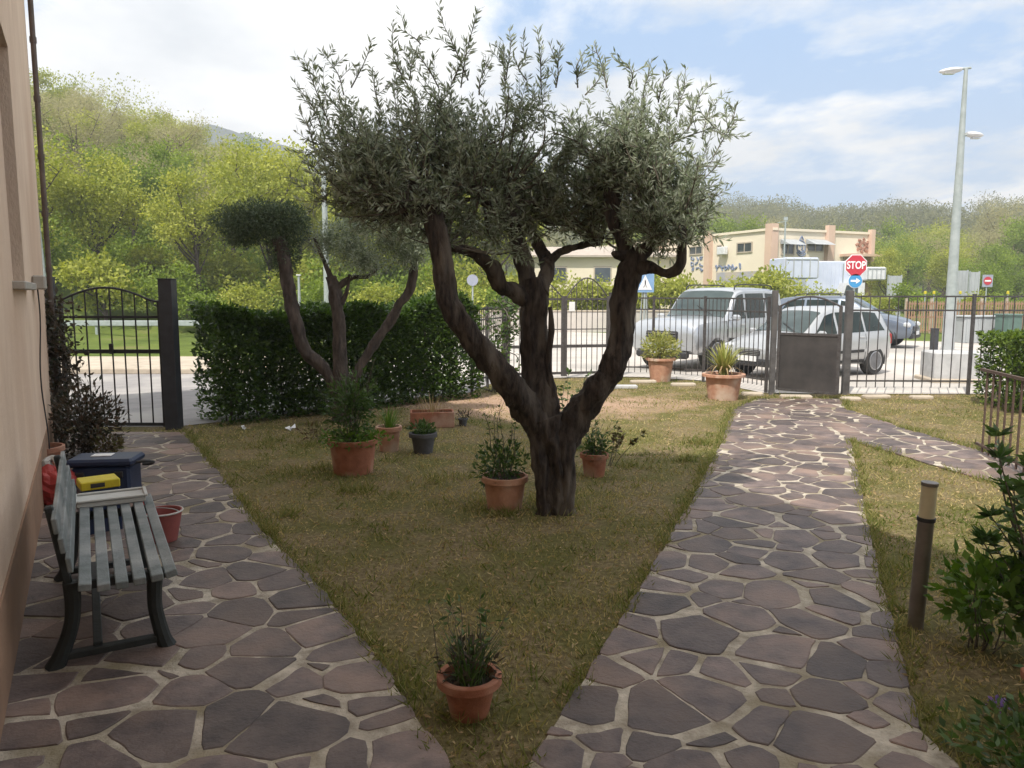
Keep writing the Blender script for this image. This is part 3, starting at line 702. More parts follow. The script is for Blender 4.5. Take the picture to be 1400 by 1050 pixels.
# pot by the wall
l = V((-4.35,7.0,0)); pot('flower_pot','dull red pot against the house wall holding the climbing plant',l,.30,.17,.13,M['terracotta'],.012)
t = thing('climbing_plant','dark straggly climber with reddish leaves growing up beside the left gate post','climber',V((-4.95,8.35,0)))
mb = MB()
cs = []; ds = []
for k in range(10):
    a = random.uniform(0,6.28); x0 = random.gauss(0,.1); pts_ = [(x0,random.gauss(0,.1),0,.014)]
    for j in range(1,8): pts_.append((x0+.12*math.sin(a+j*.9)+random.gauss(0,.05)-.045*j, .12*math.cos(a+j*.8)+random.gauss(0,.04)+.06*j, j*.23, .012*(1-j/9)))
    cp = catmull(pts_,3); mb.tube(cp,6)
    for q_ in cp[3:]:
        for _ in range(9): cs.append([q_[0]+random.gauss(0,.07),q_[1]+random.gauss(0,.07),q_[2]+random.gauss(0,.06)]); ds.append([random.gauss(0,1),random.gauss(0,1),random.gauss(0,.7)])
mb.build('stems', M['twig'], t, smooth='all'); n = len(cs); leafcloud('leaves', np.array(cs), np.array(ds), .05+.05*rng.random(n), .025+.02*rng.random(n), M['roseleaf'], t)
l = V((-4.42,7.9,0)); t = thing('leafy_shrub','low dark shrub with rusty and green leaves in front of the left gate','shrub',l)
bushy(t,1600,(0,0,.38),(.36,.32,.42),M['roseleaf'],.06,.026,pw=.6); bushy(t,160,(.25,-.1,.15),(.15,.12,.1),M['redleaf'],.06,.025,name='orange_leaves'); stems(t,14,.8,.4,M['twig'],.006,leaf=M['roseleaf'],nl=12,L_=.06,W_=.025)
t = thing('low_plant','small reddish leaved seedlings beside the large terracotta pot','plant',gp(434,604)); bushy(t,170,(0,0,.10),(.2,.12,.13),M['redleaf'],.055,.02); stems(t,6,.22,.12,M['twig'],.003)
t = thing('rose_stems','spindly rose bush with small leaves behind the big olive trunk','rose bush',gp(775,612)+V((0,.5,0)))
stems(t,9,.85,.42,M['twig'],.005,leaf=M['potleaf'],nl=26,L_=.05,W_=.028,z_leaf=.4)
t = thing('rose_stems','leaning leafy sprig to the right of the big olive trunk','rose bush',gp(838,640)+V((0,.1,0)))
stems(t,4,.42,.34,M['twig'],.0045,leaf=M['redleaf'],nl=34,L_=.05,W_=.028,z_leaf=.6)
t = thing('climbing_plant','dark leafy creeper on the railings between hedge and middle gate','climber',V((-.35,13.3,0)))
cs = []; ds = []; mb = MB()
for k in range(9):
    pts_ = [(random.gauss(0,.1),random.gauss(0,.1),0,.012)]+[(random.gauss(0,.25)+.1*j*.5,random.gauss(0,.15),.32*j,.009) for j in range(1,6)]
    cp = catmull(pts_,3); mb.tube(cp,6)
    for q_ in cp[3:]:
        for _ in range(7): cs.append([q_[0]+random.gauss(0,.08),q_[1]+random.gauss(0,.06),q_[2]+random.gauss(0,.06)]); ds.append([random.gauss(0,1),random.gauss(0,1),random.gauss(0,.7)])
mb.build('stems', M['twig'], t, smooth='all'); n = len(cs); leafcloud('leaves', np.array(cs), np.array(ds), .06+.05*rng.random(n), .035+.02*rng.random(n), M['hedge'], t)
# small flowers and slabs
t = thing('flower_clump','small violet flowers at the foot of the hedge right end','flowers',gp(574,545)); bushy(t,50,(0,0,.16),(.08,.06,.07),M['purple'],.05,.04,name='petals'); stems(t,6,.16,.05,M['twig'],.003)
t = thing('flower_clump','tiny pale violet flowers in the grass by the right edge pot','flowers',V((1.98,2.95,0))); bushy(t,40,(0,0,.04),(.05,.04,.025),M['purple'],.02,.014,name='petals'); stems(t,5,.04,.03,M['twig'],.002)
for px_, py_, lb in ((397,588,'larger white crumpled paper scrap on the lawn in front of the hedge'),(334,588,'smaller white paper scrap on the lawn nearer the left gate')):
    mb = MB(); vs = [(random.gauss(0,.035)*(1.3 if px_ > 390 else .8),random.gauss(0,.03),abs(random.gauss(.03,.02))) for _ in range(14)]
    mb.add(vs, [(i,i+1,i+2) for i in range(12)]); o = mb.build('paper_scrap', M['signwhite']); o.location = gp(px_,py_); tag(o, lb, 'litter')
mb = MB(); mb.box((0,0,.03),(.5,.2,.06),bev=.01); o = mb.build('stone_slab', M['concrete']); o.location = gp(852,531); tag(o,'pale flat slab lying on the lawn right of the olive trunk, near the railings','slab')
# edging stones along fence
for k,(px_,py_,w_) in enumerate(((880,524,.5),(935,528,.45),(1030,541,.35),(1090,545,.5),(1165,548,.3),(1200,545,.45),(1262,546,.35))):
    mb = MB(); mb.box((0,0,.02),(w_,.16,.07),bev=.02); o = mb.build('edging_stone', M['kerb']); p_ = gp(px_,py_); o.location = p_+V((0,.06,0)); o.rotation_euler = (0,0,random.uniform(-.15,.15)); tag(o,'pale edging stone laid along the foot of the railings','stone','edging stones under the railings')

# ---------------------------------------------------------------- bollard lamp
l = gp(1251,858); t = thing('bollard_lamp','brown steel bollard lamp with cream diffuser leaning beside the right path','bollard lamp',l); t.rotation_euler = (R(1),R(1.6),0)
mb = MB(); mb.lathe([(.01,-.03),(.038,-.03),(.038,.565),(.01,.565)],segs=24); mb.build('post', M['lampsteel'], t, smooth=True)
mb = MB(); mb.lathe([(.01,.566),(.043,.566),(.043,.585),(.01,.585)],segs=24); mb.build('collar', M['blackpl'], t, smooth=True)
mb = MB(); mb.lathe([(.01,.586),(.037,.586),(.037,.748),(.01,.748)],segs=24); mb.build('diffuser', M['lampglass'], t, smooth=True)
mb = MB(); mb.lathe([(.01,.749),(.04,.749),(.04,.766),(.02,.769)],segs=24); mb.build('cap', M['lampsteel'], t, smooth=True)

# ---------------------------------------------------------------- olive trees
def limb(mb, pts_, depth, segs=14, n=5, bump=.16):
    out = []
    for q_ in pts_:
        px_, py_, w_ = q_[:3]; dy = q_[3] if len(q_) > 3 else 0
        p = X(px_, py_, depth+dy); zc = p.y*math.cos(PITCH)+(CAMH-p.z)*math.sin(PITCH)
        out.append((*p, .87*w_/2*zc/F))
    mb.tube(out, segs+14, n+5, bump=bump*1.9, seed=px_*.1); return out
bl = gp(760,702); OD = bl.y+.05
olive = thing('olive_tree','large gnarled olive tree with three thick limbs in the middle of the lawn','tree',bl)
OI = Matrix.Translation(-bl)
mb = MB(); D_ = OD
limb(mb,[(762,720,58),(761,700,50),(757,660,44),(757,625,46),(752,595,54),(745,570,54)],D_,18,6,.22)
limb(mb,[(773,716,22,-.06),(776,665,24,-.07),(772,610,30,-.05),(782,565,30)],D_,12,6,.22)
limb(mb,[(745,716,22,-.06),(742,660,24,-.07),(738,610,30,-.05),(726,565,30)],D_,12,6,.22)
limb(mb,[(748,600,46),(722,560,46,-.05),(694,522,42,-.15),(655,475,38,-.25),(625,435,36,-.3),(611,405,34,-.3),(606,365,31,-.3),(600,325,31,-.28),(592,295,30,-.25),(588,268,26,-.2)],D_)
limb(mb,[(592,292,22,-.25),(572,286,17,-.25),(553,290,15,-.3)],D_)
limb(mb,[(598,300,22,-.25),(620,262,18,-.1),(632,225,12,0)],D_)
limb(mb,[(746,600,50),(740,545,50,.05),(734,490,44,.1),(729,440,42,.1),(732,405,42,.1),(728,380,36,.1)],D_)
limb(mb,[(728,410,30,.1),(704,400,27,.05),(684,390,25,0),(672,366,24,-.05),(655,350,20,-.1),(635,342,15,-.15),(612,338,12,-.2)],D_)
limb(mb,[(726,400,30,.1),(716,360,26,.15),(706,325,25,.2),(696,296,26,.2),(690,270,20,.2)],D_)
limb(mb,[(697,296,22,.2),(675,282,20,.1),(655,270,14,0)],D_)
limb(mb,[(738,400,28,.1),(748,370,22,.2),(742,345,19,.3),(728,322,14,.35),(722,300,12,.4)],D_)
limb(mb,[(745,362,16,.2),(765,345,13,.3),(790,337,12,.35),(822,329,14,.4)],D_)
limb(mb,[(760,560,16,-.02),(750,500,9,.0),(754,450,9,0),(752,420,6,.05)],D_,8)
limb(mb,[(765,610,46),(785,575,46,.0),(812,540,43,-.05),(838,500,41,-.1),(850,455,37,-.1),(853,415,36,-.1),(858,380,38,-.1),(872,350,36,-.1)],D_)
limb(mb,[(866,362,30,-.1),(850,325,23,-.05),(838,295,26,0),(838,262,27,.05),(842,240,18,.1)],D_)
limb(mb,[(872,352,26,-.1),(892,330,18,-.15),(908,312,16,-.2),(906,288,12,-.2)],D_)
limb(mb,[(868,366,26,-.1),(892,366,17,-.2),(912,374,16,-.25),(930,364,17,-.3),(933,336,14,-.3),(930,308,15,-.3)],D_)
limb(mb,[(862,352,24,-.1),(846,350,14,-.15),(838,346,8,-.2)],D_)
for (ax_,ay_,bx2,by2) in ((748,690,728,716),(772,690,792,718),(758,690,752,728),(768,692,776,728)): limb(mb,[(ax_,ay_-40,18),(ax_,ay_,20,-.03),((ax_+bx2)/2,(ay_+by2)/2,17,-.06),(bx2,by2,8,-.05)],D_,8,4,.2)
mb.build('trunk', M['bark'], olive, smooth='all', xf=OI)
tips = [X(588,268,D_-.2),X(553,290,D_-.3),X(632,225,D_),X(690,270,D_+.2),X(655,270,D_),X(722,300,D_+.4),X(822,329,D_+.4),X(842,240,D_+.1),X(906,288,D_-.2),X(930,308,D_-.3),X(612,338,D_-.2)]
blobs = [ # px,py,rx,ry,rz(m),count, depth off
 (560,236,95,70,.6,125,-.1),(470,270,55,34,.4,18,-.2),(560,295,55,24,.4,14,-.3),(680,330,50,16,.3,12,-.1),(900,322,50,22,.25,14,-.35),(500,200,62,56,.45,28,-.1),(455,215,42,62,.35,17,0),(450,125,42,32,.3,4,0),(490,255,48,42,.4,22,-.2),(600,265,55,42,.4,36,-.1),
 (610,185,70,56,.5,30,0),(690,205,75,62,.6,38,.1),(715,252,70,48,.6,52,.2),(650,235,60,45,.4,34,.1),(770,205,70,62,.6,28,.2),(775,262,62,45,.5,36,.3),(812,302,42,26,.35,14,.4),
 (842,185,62,62,.55,22,.1),(905,205,62,58,.5,24,0),(885,245,60,48,.45,38,-.1),(925,262,46,46,.4,28,-.2),(965,215,34,50,.4,9,0),(985,185,20,36,.3,3,0),(845,222,50,45,.4,32,.1),(940,312,24,28,.22,12,-.3),(655,298,60,28,.35,26,0),(860,300,42,30,.3,18,0),(745,292,45,25,.35,20,.3),(480,285,40,25,.3,12,-.1),(520,300,40,22,.3,14,-.2),(905,300,35,30,.3,14,-.3),(800,280,40,40,.4,16,.3),(570,135,70,36,.45,6,0),(720,140,90,42,.5,9,0),(840,130,60,35,.4,5,0),(640,318,45,22,.3,20,0),(705,312,45,24,.35,20,.2),(858,325,34,24,.25,14,0),(795,308,40,24,.35,16,.3),(600,300,30,28,.3,14,-.1),(960,255,30,40,.3,10,-.1)]
mb = MB(); LC = []; LD = []; LT = []
def spray(p0, p1, r0_, nleaf, sub=True):
    d_ = p1-p0; L_ = d_.length; mid = p0+d_*.5+V((random.gauss(0,.06),random.gauss(0,.06),-.03+random.gauss(0,.04)))*L_*1.2
    cp = catmull([(*p0,r0_),(*mid,r0_*.6),(*p1,r0_*.22)],6); mb.tube(cp,5)
    return cp
def leafy(cp, f0, per):
    n_ = len(cp)
    for i in range(int(n_*f0), n_):
        a = V(cp[max(i-1,0)][:3]); b_ = V(cp[i][:3]); d_ = (b_-a)
        if d_.length < 1e-6: continue
        l_ = d_.length; d_.normalize()
        for _ in range(max(1,int(l_*per+random.random()))):
            q_ = a+(b_-a)*random.random(); o_ = V((random.gauss(0,1),random.gauss(0,1),random.gauss(0,1))); o_ -= d_*o_.dot(d_); o_.normalize()
            LC.append(tuple(q_)); LD.append(tuple(d_*.75+o_*.75))
def px2m(px_, py_, dep): 
    p = X(px_,py_,dep); return (p.y*math.cos(PITCH)+(CAMH-p.z)*math.sin(PITCH))/F
for (bx_,by_,rx,ry,rz_,cnt,off) in blobs:
    c0 = X(bx_,by_,D_+off); k = px2m(bx_,by_,D_+off)
    for _ in range(int(cnt*.70)):
        u_, _d = ball(1,.5); u_ = u_[0]; p1 = c0+V((u_[0]*rx*k*1.05,u_[1]*rz_,u_[2]*ry*k*1.05))
        gz_ = mnoise.noise(V((p1.x*2.6+3,p1.y*1.3,p1.z*2.6)))
        if gz_ > (.16 if p1.z > 2.75 else .30): continue
        near = sorted(tips, key=lambda q_: (q_-p1).length+max(0,(q_.z-p1.z))*.5)[:2]; p0 = random.choice(near)
        st = p0.lerp(p1, random.uniform(.0,.35))
        cp = spray(st, p1, .008+.004*random.random(), 0)
        leafy(cp, .60, 66)
        for _ in range(5):
            a = V(cp[random.randint(len(cp)//2,len(cp)-1)][:3]); dv = V((random.gauss(0,.8),random.gauss(0,.8),random.gauss(.9,.55) if random.random() < .72 else random.gauss(-.5,.4))); dv.normalize()
            L_ = random.uniform(.12,.30); e = a+dv*L_+V((0,0,.03)); c2_ = catmull([(*a,.003),(*(a+dv*L_*.5+V((random.gauss(0,.01),random.gauss(0,.01),0))),.0022),(*e,.001)],3); mb.tube(c2_,4); leafy(c2_, .05, 80)
for (x0,y0,x1,y1) in ((565,130,537,28),(640,110,600,22),(630,120,655,12),(620,110,648,60),(600,120,560,62),(690,120,700,50),(740,130,735,40),(760,120,752,62),(790,120,800,68),(830,120,812,60),(860,120,858,88),(880,140,890,98),(690,110,690,68),(480,120,508,60),(470,130,440,72),(445,190,402,112),(450,170,415,78),(940,180,960,118),(960,190,975,135),(985,190,1008,140),(975,215,1005,165),(900,140,915,95),(560,110,575,70),(520,150,512,98),(655,130,672,80),(720,110,722,75),(800,130,828,85),(925,160,938,120),(575,60,548,40),(430,205,408,150),(440,240,412,215),(505,240,455,262)):
    off = random.uniform(-.3,.3); a = X(x0,y0,D_+off); b_ = X(x1,y1,D_+off+random.uniform(-.15,.15)); m_ = a.lerp(b_,.5)+V((random.gauss(0,.03),random.gauss(0,.03),0))
    cp = catmull([(*a,.006),(*m_,.004),(*b_,.0015)],8); mb.tube(cp,5); leafy(cp,.0,85)
    for _ in range(3):
        q_ = V(cp[random.randint(3,len(cp)-4)][:3]); dv = V((random.gauss(0,.6),random.gauss(0,.5),random.gauss(.8,.3))); dv.normalize(); e = q_+dv*random.uniform(.08,.2)
        c2_ = catmull([(*q_,.003),(*e,.001)],4); mb.tube(c2_,4); leafy(c2_,.1,80)
crown = mb.build('branches', M['twig'], olive, smooth='all', xf=OI)
n = len(LC); print('olive leaves', n)
ob_ = leafcloud('crown', np.array(LC)-np.array(bl), np.array(LD), .048+.026*rng.random(n), .011+.005*rng.random(n), M['olive'], olive)
# second olive, cloud pruned
b2 = gp(470,577); olive2 = thing('pruned_olive','smaller olive tree pruned to three separate tufts, in front of the hedge','tree',b2); OI = Matrix.Translation(-b2); D2 = b2.y+.02
mb = MB()
limb_ = limb
def limb2(mb, p_, *a): return limb_(mb, [(q_[0],q_[1],q_[2]*.84,*q_[3:]) for q_ in p_], *a)
limb2(mb,[(470,582,46),(469,560,36),(468,535,34),(466,515,34)],D2,14,5,.2)
limb2(mb,[(466,540,26),(444,505,22),(418,480,24,-.05),(407,450,22,-.1),(399,415,22,-.1),(393,380,23,-.1),(387,350,26,-.1),(380,325,22,-.1)],D2,12,5,.2)
limb2(mb,[(466,530,28),(464,480,24),(462,430,22),(456,395,22),(452,378,18)],D2,12,5,.2)
limb2(mb,[(456,388,16),(444,360,8),(430,325,6)],D2,8,4,.15); limb2(mb,[(458,396,14),(480,380,9,.1),(502,378,8,.1),(514,366,9,.1)],D2,8,4,.15); limb2(mb,[(466,415,12),(474,400,8),(478,375,6)],D2,8,4,.15)
limb2(mb,[(470,540,24),(492,502,16),(512,470,17,.05),(533,440,18,.1),(546,415,15,.1),(560,398,16,.1),(566,372,17,.1),(566,345,16,.1)],D2,12,5,.2)
mb.build('trunk', M['bark2'], olive2, smooth='all', xf=OI)
def tuft(name, m, defs, n_, L_, W_, twn=0, pw=.4):
    cs = []; ds = []
    for (bx_,by_,rx,ry,rz_,w_) in defs:
        c0 = X(bx_,by_,D2) ; k = px2m(bx_,by_,D2); q_, d_ = ball(int(n_*w_), pw)
        lump = np.array([1+.3*mnoise.noise(V(tuple(z_*2.4))+V((bx_,0,0))) for z_ in q_])[:,None]
        cs.append(q_*lump*np.array([rx*k,rz_,ry*k])+np.array(c0)); ds.append(d_*.6+rng.normal(size=d_.shape)*.7)
    cs = np.vstack(cs)-np.array(b2); ds = np.vstack(ds); n1_ = len(cs)
    return leafcloud(name, cs, ds, L_*(.7+.6*rng.random(n1_)), W_*(.7+.6*rng.random(n1_)), m, olive2)
o = tuft('clipped_tuft', M['olivedk'], [(345,305,50,28,.40,1),(385,312,38,34,.36,.9),(316,300,28,20,.25,.3),(388,350,24,28,.22,.45),(360,288,42,16,.35,.35),(400,300,24,26,.25,.4),(330,325,24,14,.2,.3)], 4300, .05, .013, pw=.5)
o = tuft('middle_tuft', M['olive'], [(478,335,44,38,.38,1),(500,358,32,26,.28,.45),(448,330,22,30,.2,.3),(490,305,36,22,.3,.5)], 3400, .055, .013, pw=.7)
o = tuft('right_tuft', M['olive'], [(552,318,34,26,.3,1),(575,330,28,24,.22,.6),(535,330,22,18,.2,.4),(560,352,22,16,.2,.5)], 3000, .055, .013, pw=.6)

# ---------------------------------------------------------------- hedges
def hedge(name, label, a, b_, h, th, n_, m, top=None, hole=0):
    a = V(a); b_ = V(b_); t = thing(name, label, 'hedge', (a+b_)/2); Lh = (b_-a).length; d_ = (b_-a).normalized(); s_ = V((-d_.y,d_.x,0)); c_ = (a+b_)/2
    cs = []; ds = []
    for _ in range(n_):
        u_ = random.random(); f = random.random()
        # shell biased
        face = random.random(); w_ = random.uniform(-1,1); z_ = random.random()
        if face < .62: w_ = math.copysign(1-abs(random.gauss(0,.22)), random.choice((-1,1)))
        elif face < .8: z_ = 1-abs(random.gauss(0,.1))
        hh = (top(u_) if top else h)*(1+.07*mnoise.noise(V((u_*9,w_,1)))+.04*mnoise.noise(V((u_*30,w_*3,4))))
        bul = 1+.22*mnoise.noise(V((u_*Lh*1.7,z_*2.5,w_*.8)))+.06*mnoise.noise(V((u_*Lh*6,z_*7,w_)))
        if z_ < .10 and random.random() < .5: continue
        if z_ < .5 and mnoise.noise(V((u_*Lh*3.2,z_*5,8))) > .28 and random.random() < .55: continue
        p = a+d_*(u_*Lh)+s_*(w_*th/2*bul)+V((0,0,max(.03,z_*hh)))-c_
        cs.append(tuple(p)); o_ = s_*w_; ds.append((o_.x+random.gauss(0,.7),o_.y+random.gauss(0,.7),random.gauss(.3,.6)))
    n1_ = len(cs); leafcloud('foliage', np.array(cs), np.array(ds), .06+.045*rng.random(n1_), .028+.02*rng.random(n1_), m, t)
    mb = MB()
    for _ in range(int(Lh*7)):
        u_ = random.random(); p = a+d_*(u_*Lh)+s_*random.gauss(0,.06)-c_; K = V((random.gauss(0,.12),random.gauss(0,.12),0))
        mb.tube([(*p,.014),(*(p+K*.5+V((0,0,h*.5))),.01),(*(p+K+V((0,0,h*.93))),.004)],5,3)
    mb.build('stems', M['twig'], t, smooth='all'); return t
def htop(u_): return interp(u_, [0,.12,.25,.42,.55,.66,.8,.92,1], [1.60,1.48,1.42,1.54,1.52,1.42,1.66,1.70,1.45])
hedge('garden_hedge','tall dark green laurel hedge running from the left gate behind the small olive',(-4.05,10.05,0),(-.75,12.85,0),1.6,.75,46000,M['hedge'],htop)
hedge('clipped_hedge','box-shaped bright topped hedge by the right picture edge beyond the railings',(7.15,11.4,0),(10.4,10.9,0),1.12,1.0,26000,leafmat('box_hedge_leaf',(.03,.065,.012),(.17,.24,.035),.3,.45))
# right foreground shrub
t = thing('laurel_shrub','glossy dark green shrub cut by the right picture edge above the orange pot','shrub',(2.50,3.35,0))
mb = MB(); cs = []; ds = []
for k in range(30):
    a = random.uniform(0,6.28); L1 = random.uniform(.45,1.05); o_ = random.uniform(.1,.42); p = V((random.gauss(0,.05),random.gauss(0,.05),0)); pts_ = [(*p,.011)]
    for j in range(1,5): pts_.append((p.x+math.cos(a)*o_*j/4+random.gauss(0,.02), p.y+math.sin(a)*o_*j/4+random.gauss(0,.02), L1*j/4, .011*(1-j/5)))
    cp = catmull(pts_,4); mb.tube(cp,6)
    for i in range(5,len(cp)):
        for _ in range(3):
            an = random.uniform(0,6.28); cs.append(cp[i][:3]); ds.append((math.cos(an),math.sin(an),random.gauss(.45,.3)))
    for _ in range(14): an = random.uniform(0,6.28); cs.append(cp[-1][:3]); ds.append((math.cos(an),math.sin(an),random.gauss(.8,.4)))
mb.build('stems', M['twig'], t, smooth='all'); n = len(cs); leafcloud('leaves', np.array(cs), np.array(ds), .06+.04*rng.random(n), .020+.012*rng.random(n), M['shrub'], t)
t = thing('herb_clump','low light green leafy clump at the foot of the dark shrub on the right','plant',(2.28,3.55,0)); bushy(t,420,(0,0,.26),(.22,.2,.2),mk,.07,.035); stems(t,12,.36,.2,M['twig'],.004)
t = thing('herb_clump','dense dark ground plant in the bottom right corner of the lawn','plant',(1.95,2.62,0)); bushy(t,700,(0,0,.05),(.36,.3,.07),M['shrub'],.05,.022)
# ---------------------------------------------------------------- iron fences and gates
def bars(mb, a, b_, z0, z1, step, r=.0065, ztop=None, knob=False):
    a = V(a); b_ = V(b_); L_ = (b_-a).length; n_ = max(2,int(round(L_/step)))
    for i in range(1,n_):
        p = a.lerp(b_,i/n_); zt = ztop(i/n_) if ztop else z1
        mb.box((p.x,p.y,(z0+zt)/2),(r*2,r*2,zt-z0))
        if knob: mb.lathe([(.002,-.03),(.016,0),(.002,.03)],(p.x,p.y,z1*.62),6)
def post(mb, p, w, h, capr=True):
    mb.box((p.x,p.y,h/2-.15),(w,w,h+.3),bev=.004)
    if capr: mb.box((p.x,p.y,h+.006),(w*1.12,w*1.12,.012),bev=.003)
# left gate
gl = gp(84,597); gr = gp(240,594); gl.y = gr.y = 9.62; gl.x = X(90,590,9.62).x; gr.x = X(239,590,9.62).x
t = thing('gate_post','tall square dark gate post against the house corner, left of the arched gate','gate post',gl+V((-.12,-.02,0))); mb = MB(); post(mb,V((0,0,0)),.16,1.90); mb.build('post_shaft',M['postiron'],t)
t = thing('gate_post','tall square dark gate post at the left end of the laurel hedge','gate post',gr); mb = MB(); post(mb,V((0,0,0)),.165,1.88); mb.build('post_shaft',M['postiron'],t)
t = thing('arched_gate','closed dark iron garden gate with arched top rail between the two square posts','gate',gl)
a = V((.04,0,0)); b_ = gr-gl+V((-.11,0,0)); Lg = b_.x-a.x
def arch(u_): return 1.58+.17*math.sin(math.pi*min(1,u_*1.05+.02))
mb = MB(); 
for x_ in (a.x,b_.x): mb.box((x_,0,.03+arch((x_-a.x)/Lg)/2),(.045,.045,arch((x_-a.x)/Lg)))
for z_,h_ in ((.04,.04),(.96,.05),(1.40,.03)): mb.box(((a.x+b_.x)/2,0,z_+h_/2),(Lg-.046,.03,h_))
pts_ = [(a.x+Lg*k/20,0,arch(k/20)+.03,.014) for k in range(21)]; mb.tube(pts_,6); mb.build('gate_frame',M['darkiron'],t)
mb = MB(); bars(mb,a,b_,.081,1.6,.147,.007,lambda u_: arch(u_)+.02); mb.build('gate_bars',M['darkiron'],t)
mb = MB(); mb.box((a.x+Lg*.5-.0,-.03,1.02),(.05,.03,.13),bev=.005); mb.build('latch',M['darkiron'],t); bpy.context.view_layer.update()
def fence(label, pts_, h, step=.13, z0=.12, m=None, postw=.05, rails=(.14,.86,1.0), ends=(True,True), group='iron railings round the garden'):
    m = m or M['greyiron']; pts_ = [V(p) for p in pts_]; t = thing('iron_railing', label, 'railing', pts_[0]); o_ = pts_[0]
    for i in range(len(pts_)-1):
        a = pts_[i]-o_; b_ = pts_[i+1]-o_; mb = MB(); bars(mb,a,b_,z0,h,step)
        for f in rails: mb.beam(a+V((0,0,h*f)),b_+V((0,0,h*f)),.02,.028)
        mb.build('railing_panel',m,t)
        if i or ends[0]:
            mb = MB(); post(mb,a,postw,h+.03); mb.build('post',m,t)
    if ends[1]: mb = MB(); post(mb,pts_[-1]-o_,postw,h+.03); mb.build('post',m,t)
    return t
FP = dict(m0=(-.15,15.15,0), m1=(2.02,15.6,0), e=(4.42,13.05,0), e2=(5.62,12.95,0))
fence('iron railing from the laurel hedge back to the middle double gate',[(-.68,12.95,0),(-.45,14.0,0),FP['m0']],1.45)
fence('iron railing in front of the silver off-roader, middle gate to sheet panel gate',[FP['m1'],(2.85,15.5,0),(3.72,14.85,0),(4.38,13.15,0)],1.62,.125)
fence('iron railing from the right gate post past the lamp post to the clipped hedge',[(5.72,13.0,0),(7.75,12.95,0),(11.6,12.6,0)],1.66,.158)
fence('railing on the low wall at the far side of the gate, left of the middle',[(-.72,16.6,0),(-3.0,16.9,0)],.9,.2,rails=(.2,1.0)) if False else None
# right gate with sheet panel
for nm,p_,lb in (('l',V((4.42,12.98,0)),'slim iron gate post left of the dark sheet panel'),('r',V((5.66,12.95,0)),'stout rusty grey gate post just right of the dark sheet panel')):
    t = thing('gate_post',lb,'gate post',p_); mb = MB(); post(mb,V((0,0,0)),.085 if nm=='l' else .105,1.76,False); mb.build('post_shaft',mat('weathered_post',(.11,.105,.105),(.06,.055,.055),.7,7,.2,c3=(.13,.115,.105)) if nm=='l' else bpy.data.materials['weathered_post'],t)
t = thing('panel_gate','half open iron gate with dark sheet metal lower panel and arched top','gate',V((4.50,12.94,0))); t.rotation_euler = (0,0,R(-40))
Lg = .98
mb = MB(); mb.box((Lg/2,0,.56),(Lg-.05,.012,.92)); mb.build('sheet_panel',mat('gate_sheet',(.075,.068,.066),(.045,.042,.042),.55,3,.1,metal=.3),t)
mb = MB()
for x_ in (.0,Lg): mb.box((x_,0,.8),(.045,.045,1.42))
for z_ in (.10,1.04): mb.box((Lg/2,0,z_),(Lg-.046,.035,.04))
mb.tube([(Lg*k/14,0,1.50+.16*math.sin(math.pi*k/14),.016) for k in range(15)],6); mb.build('gate_frame',M['greyiron'],t)
mb = MB(); bars(mb,V((0,0,0)),V((Lg,0,0)),1.06,1.5,.125,.006,lambda u_: 1.49+.16*math.sin(math.pi*u_)); mb.build('gate_bars',M['greyiron'],t)
# middle double gate
m0 = V(FP['m0']); m1 = V(FP['m1']); mid = m0.lerp(m1,.55)
for p_,lb in ((m0,'grey iron gate post at the left side of the middle double gate'),(m1,'grey iron gate post at the right side of the middle double gate')):
    t = thing('gate_post',lb,'gate post',p_); mb = MB(); post(mb,V((0,0,0)),.11,1.72); mb.build('post_shaft',M['greyiron'],t)
for a,b_,lb,flip in ((m0+V((.08,0,0)),mid-V((.03,.01,0)),'left leaf of the arched iron double gate, behind the olive trunk',1),(mid+V((.03,.0,0)),m1-V((.08,.02,0)),'right leaf of the arched iron double gate carrying a white letter plate',-1)):
    t = thing('iron_gate_leaf',lb,'gate',a); e = b_-a; ar_ = (lambda u_,fl=flip: 1.60+.42*math.sin(math.pi*.5*(u_ if fl>0 else 1-u_))) 
    ar_ = lambda u_: 1.62+.40*math.sin(math.pi*u_)
    mb = MB()
    for u_ in (0,1): q_ = e*u_; mb.box((q_.x,q_.y,.86),(.06,.06,1.6))
    for z_,hh in ((.12,.05),(.66,.06),(1.60,.04)): mb.beam(V((0,0,z_)),e+V((0,0,z_)),.03,hh)
    mb.beam(V((0,0,1.0)),e+V((0,0,1.0)),.02,.02)
    mb.tube([(e.x*k/16,e.y*k/16,ar_(k/16),.014) for k in range(17)],6); mb.build('gate_frame',M['greyiron'],t)
    mb = MB(); bars(mb,V((0,0,0)),e,.13,1.6,.115,.0075,ar_); mb.build('gate_bars',M['greyiron'],t)
    if flip < 0: mb = MB(); mb.box((.12,-.05,1.45),(.12,.02,.19),bev=.004); mb.build('letter_plate',M['signwhite'],t)
# low gate fence at right edge
t = thing('low_railing','low leaning iron railing of thin rusty bars at the right edge, before the clipped hedge','railing',gp(1334,618))
e = gp(1420,662)-gp(1334,618); mb = MB(); bars(mb,V((0,0,0)),e*1.35,.03,.9,.165,.008); mb.build('bars',mat('rusty_bars',(.12,.075,.055),(.07,.045,.035),.8,30),t)
mb = MB(); mb.beam(V((0,0,.90)),e*1.35+V((0,0,.90)),.03,.03); mb.beam(V((0,0,.1)),e*1.35+V((0,0,.1)),.025,.025); mb.build('rails',bpy.data.materials['rusty_bars'],t)

